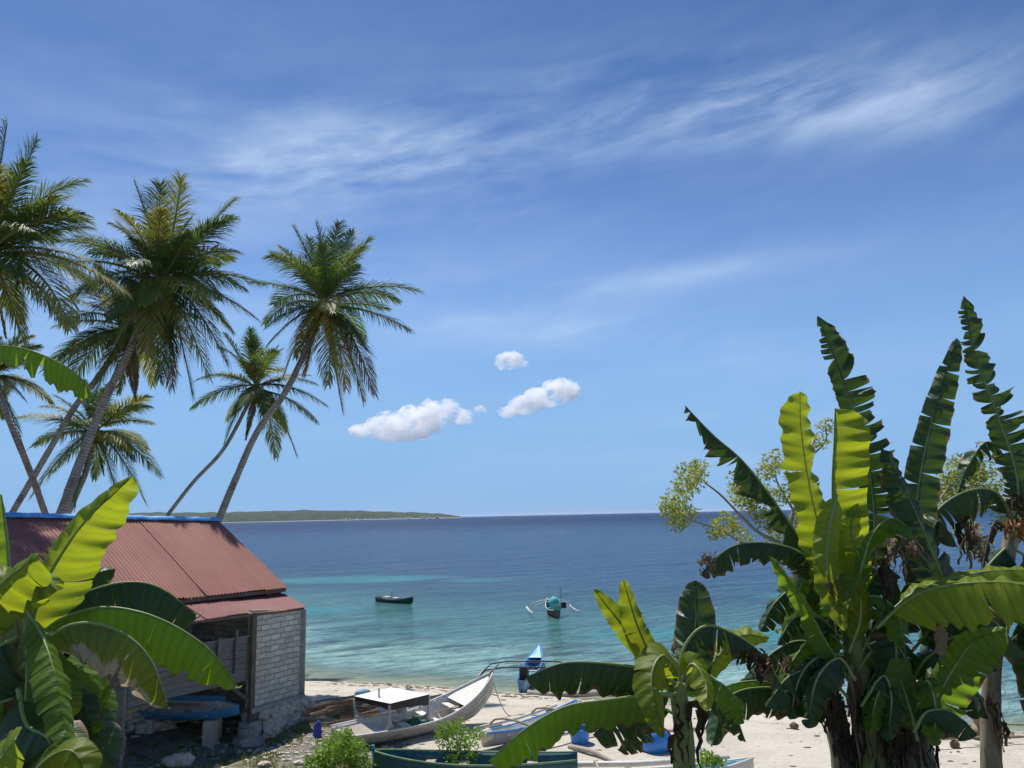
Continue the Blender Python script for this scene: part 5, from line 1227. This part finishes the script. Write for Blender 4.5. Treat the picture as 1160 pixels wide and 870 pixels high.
# dark green boat
a = onz(427, 681, 0); b = onz(468, 684, 0)
rt, sc_ = boat('rowing_boat', 'dark green wooden boat moored on the open water at the left', (b - a).length, .95, .44, (a.x, a.y, -.16), heading(a, b), DGR, BRN, trim=weathered('olive_rim', (.16, .20, .10), (.2, .22, .1), 3), bow=.28, stern=.12, sb=.5, seats=2)
mb = MB(); mb.box((1.25, 0, .50), (.62, .45, .22)); mb.build('white_crate', WH, rt)
mb = MB(); mb.box((2.3, 0, .50), (.55, .4, .16)); mb.build('white_crate', WH, rt)
mb = MB(); mb.tube([(1.7, .1, .4), (1.7, .1, 1.0)], .02, 5); mb.tube([(2.1, -.1, .4), (2.1, -.1, .95)], .02, 5); mb.build('rod', BRN, rt)
# tiny boats far out
for px, py, d in ((768, 591.5, 4.0),):
    a = onz(px, py, 0)
    boat('distant_boat', {768: 'tiny white speck of a boat near the horizon beside the tree branches', 868: 'small white dinghy afloat left of the yellow green banana leaves', 567: 'little white skiff on the open water straight out from the beach'}[px], d, d * .28, d * .16, (a.x, a.y, -.02), .3, WH, WH, bow=.3, seats=1)

# ---------------------------------------------------------------- things lying on the beach
def log(label, px, ln, r, ang, mat, seed, name='driftwood_log', cat='log', roots=0, ez=0.0):
    g = gnd(*px); rr = random.Random(seed); mb = MB(); d = Vector((math.cos(ang), math.sin(ang), 0))
    pts = [g + d * ln * (f - .5) + Vector((0, 0, r * .8 + ez * f + .04 * math.sin(f * 7 + seed))) for f in [i / 8 for i in range(9)]]
    root = thing(name, label, cat, tuple(g))
    mb.tube(pts, [r * (1 - .35 * i / 8) for i in range(9)], 9, jit=.16, rr=rr); mb.build('trunk', mat, root, True, smooth=True)
    for k in range(roots):
        p = pts[rr.choice([6, 7, 8])] if k % 2 else pts[rr.randint(2, 8)]; a = rr.uniform(0, 6.28); e = p + Vector((math.cos(a) * .55, math.sin(a) * .4, rr.uniform(.05, .6))) * rr.uniform(.5, 1.3)
        mb = MB(); mb.tube([p, p.lerp(e, .5) + Vector((rr.uniform(-.1, .1), 0, rr.uniform(0, .12))), e], [r * .55, r * .4, r * .12], 6, jit=.15, rr=rr); mb.build('branch', mat, root, True, smooth=True)
    return root
log('brown driftwood stump with twisted roots behind the blue tub', (700, 826), 1.9, .17, .25, BRN, 3, roots=11, ez=.25)
log('grey driftwood beam slanting down to the pale blue canoe', (678, 858), 2.4, .07, R_(-55), GRYW, 5, ez=-.02)
log('dark brown log lying just left of the round blue float', (727, 849), 1.0, .08, -.25, BRN, 7)
log('thin weathered log on the sand behind the centre banana stem', (760, 829), 2.6, .07, -.08, GRYW, 8)
log('large log lying in the wet sand at the water edge', (650, 790), 3.6, .14, -.12, GRYW, 9)
log('stump of brown driftwood with branches by the right hand poles', (1108, 836), .8, .16, .9, BRN, 13, roots=10, ez=.35)
log('low dark tangle of branches under the drooping banana leaf', (585, 866), 1.4, .12, .2, weathered('dark_branches', (.07, .05, .04), (.12, .09, .07), 4), 15, roots=9, ez=.2)
def tub(px, py, r, h, label, mat):
    g = gnd(px, py); mb = MB(); n = 20; prof_ = [(0, 0), (r * .8, 0), (r, h), (r * 1.06, h), (r * 1.06, h - .03), (r * .98, h - .03)]
    mb2 = MB(); V = []; 
    for rr_, zz in [(r * .8, 0), (r, h), (r * 1.08, h), (r * 1.08, h + .03), (r * .94, h + .03), (r * .75, .04)]:
        for k in range(n): V.append((rr_ * math.cos(6.2832 * k / n), rr_ * math.sin(6.2832 * k / n), zz))
    F = [(i * n + k, i * n + (k + 1) % n, (i + 1) * n + (k + 1) % n, (i + 1) * n + k) for i in range(5) for k in range(n)] + [tuple(range(n))[::-1], tuple(5 * n + k for k in range(n))]
    o = mk('plastic_tub', V, F, mat, smooth=False); o.location = g; tagit(o, label, 'tub'); return o
BPL = weathered('blue_plastic', (.02, .20, .62), (.03, .26, .70), 3, .35, .5, (.2, .35, .6), .2)
tub(657, 841, .30, .36, 'bright blue plastic tub standing before the brown stump', BPL)
g = gnd(752, 852); mb = MB(); V, F = icos(3); o = mk('blue_float', [(v[0] * .42, v[1] * .24, v[2] * .34 + .3) for v in V], F, BPL, smooth=True); o.location = g; o.rotation_euler = (0, R_(-38), 0); tagit(o, 'big oval blue float tipped on the sand behind the centre banana stem', 'float')
mb = MB(); mb.tube([(math.cos(a) * .43, 0, math.sin(a) * .35 + .3) for a in [k * .4488 for k in range(15)]], .035, 6); mb.build('red_rim', weathered('red_rim', (.4, .05, .04), (.3, .05, .05), 3), o)
def pole(label, pa, pb, za, zb, r, mat=BAM, name='bamboo_pole'):
    A = gnd(*pa); B = gnd(*pb); root = thing(name, label, 'pole', tuple(A)); mb = MB()
    mb.tube([Vector((A.x, A.y, A.z + za)).lerp(Vector((B.x, B.y, B.z + zb)), f / 6) + Vector((0, 0, .02 * math.sin(f))) for f in range(7)], r, 6, jit=.08); mb.build('shaft', mat, root, True, smooth=True)
    for P, zz in ((A, za), (B, zb)):
        if zz > .15: mb = MB(); mb.tube([(P.x - .15, P.y, P.z - .05), (P.x + .02, P.y, P.z + zz)], .03, 5); mb.tube([(P.x + .17, P.y, P.z - .05), (P.x - .02, P.y, P.z + zz)], .03, 5); mb.build('prop', mat, root, True)
pole('long bamboo pole propped across the sand at the right, nearer one', (1052, 848), (1190, 842), .22, .22, .035)
pole('long bamboo pole propped over the water edge at the right, farther one', (1100, 834), (1200, 832), .3, .3, .03)
pole('grey metal rail slanting down beside the small sprout', (786, 858), (845, 884), .28, .2, .03, weathered('galvanised', (.38, .40, .43), (.30, .32, .35), 5, .5, .5))
husk = weathered('old_husk', (.14, .11, .07), (.20, .17, .10), 6, .9, .1)
for px, py, lb in ((900, 826, 'old coconut husk alone on the bare sand left of the leaning clump'), (1082, 847, 'old coconut husk on the sand beneath the bamboo pole'), (622, 806, 'small dark coconut husk by the beached outrigger canoe')):
    g = gnd(px, py); mb = MB(); mb.blob((0, 0, .09), (.13, .12, .11), px, 3, .25, 2); o = mb.build('coconut_husk', husk, smooth=True); o.location = g; tagit(o, lb, 'coconut husk')
# boulders and a rough trestle near the porch
for i, (px, py, r) in enumerate([(202, 868, .42), (300, 868, .16), (338, 866, .13), (318, 855, .10), (352, 858, .12), (372, 838, .09)]):
    g = gnd(px, py) if py < 869 else gnd(px, 869); mb = MB(); mb.blob((0, 0, r * .25), (r, r * .7, r * .5), i * 3, 3, .4, 1.8); o = mb.build('boulder', MATS['rubble_stone'], smooth=True); o.location = g
    tagit(o, ['largest flat boulder in the shade before the porch', 'pale rock at the sunny edge of the shade', 'small rock on the gravel right of the pedestal', 'little light stone between the pedestal and the shrub', 'rock lying just left of the bright green shrub', 'stone by the violet cloth'][i], 'boulder')
p = at(166, 856, 17.0); p.z = HH(p.x, p.y)
tr = thing('wooden_trestle', 'rough crossed wooden trestle in the shade under the porch', 'trestle', tuple(p))
for a, b in (((-.6, 0, .25), (.75, .1, .80)), ((-.1, 0, 0), (.15, .05, .8)), ((.5, .3, 0), (.35, .2, .7)), ((-.45, .2, 0), (-.3, .1, .55)), ((-.7, .3, .5), (.6, .4, .55))):
    mb = MB(); mb.beam(Vector(a) * 1.0, Vector(b) * 1.0, .07, .07); mb.build('bar', GRYW, tr)
# rubble, shells and weed scattered on the ground; thin grass by the house
def litter():
    rr = random.Random(77); mb = MB()
    for i in range(3000):
        x = rr.uniform(-9.5, -3.2); y = rr.uniform(17.5, 26.5); g_ = sm(-2.2, -4.8, x + .35 * (y - 24))
        if rr.random() > g_ or noise.noise(Vector((x * .7, y * .7, 3))) < -.15: continue
        s = rr.uniform(.008, .035) * rr.choice([.6, 1, 1, 2.2]); mb.blob((x, y, HH(x, y) + s * .2), (s * 1.2, s, s * .6), i, 1, .5)
    tagit(mb.build('gravel', MATS['rubble_stone']), kind='stuff')
    mb = MB()
    for i in range(1500):
        x = rr.uniform(-8, 16); d = rr.choice([rr.gauss(.9, .15), rr.gauss(1.8, .25), rr.uniform(.5, 14)]); y = np.interp(x, sx, sy) - d; s = rr.uniform(.01, .05)
        mb.blob((x, y, HH(x, y) + s * .1), (s * rr.uniform(1, 3), s, s * .5), i, 1, .6)
    tagit(mb.build('beach_debris', weathered('weed_debris', (.10, .075, .045), (.28, .23, .17), 4, .95, .1)), kind='stuff')
    mb = MB()
    for i in range(16000):
        x = rr.uniform(-9.5, -3.0); y = rr.uniform(17.5, 27); g_ = sm(-2.6, -4.6, x + .35 * (y - 24))
        if rr.random() > g_ or noise.noise(Vector((x * .8, y * .8, 13))) < .02: continue
        z = HH(x, y); h = rr.uniform(.04, .17); a = rr.uniform(0, 6.28); c, s = math.cos(a), math.sin(a); w = .012; lx, ly = rr.uniform(-.05, .05), rr.uniform(-.05, .05)
        mb.add([(x - c * w, y - s * w, z), (x + c * w, y + s * w, z), (x + lx, y + ly, z + h)], [(0, 1, 2)])
    tagit(mb.build('grass', smallleaf('grass_blade', (.10, .14, .04), (.18, .19, .06), (.2, .24, .05), .3)), kind='stuff')
litter()
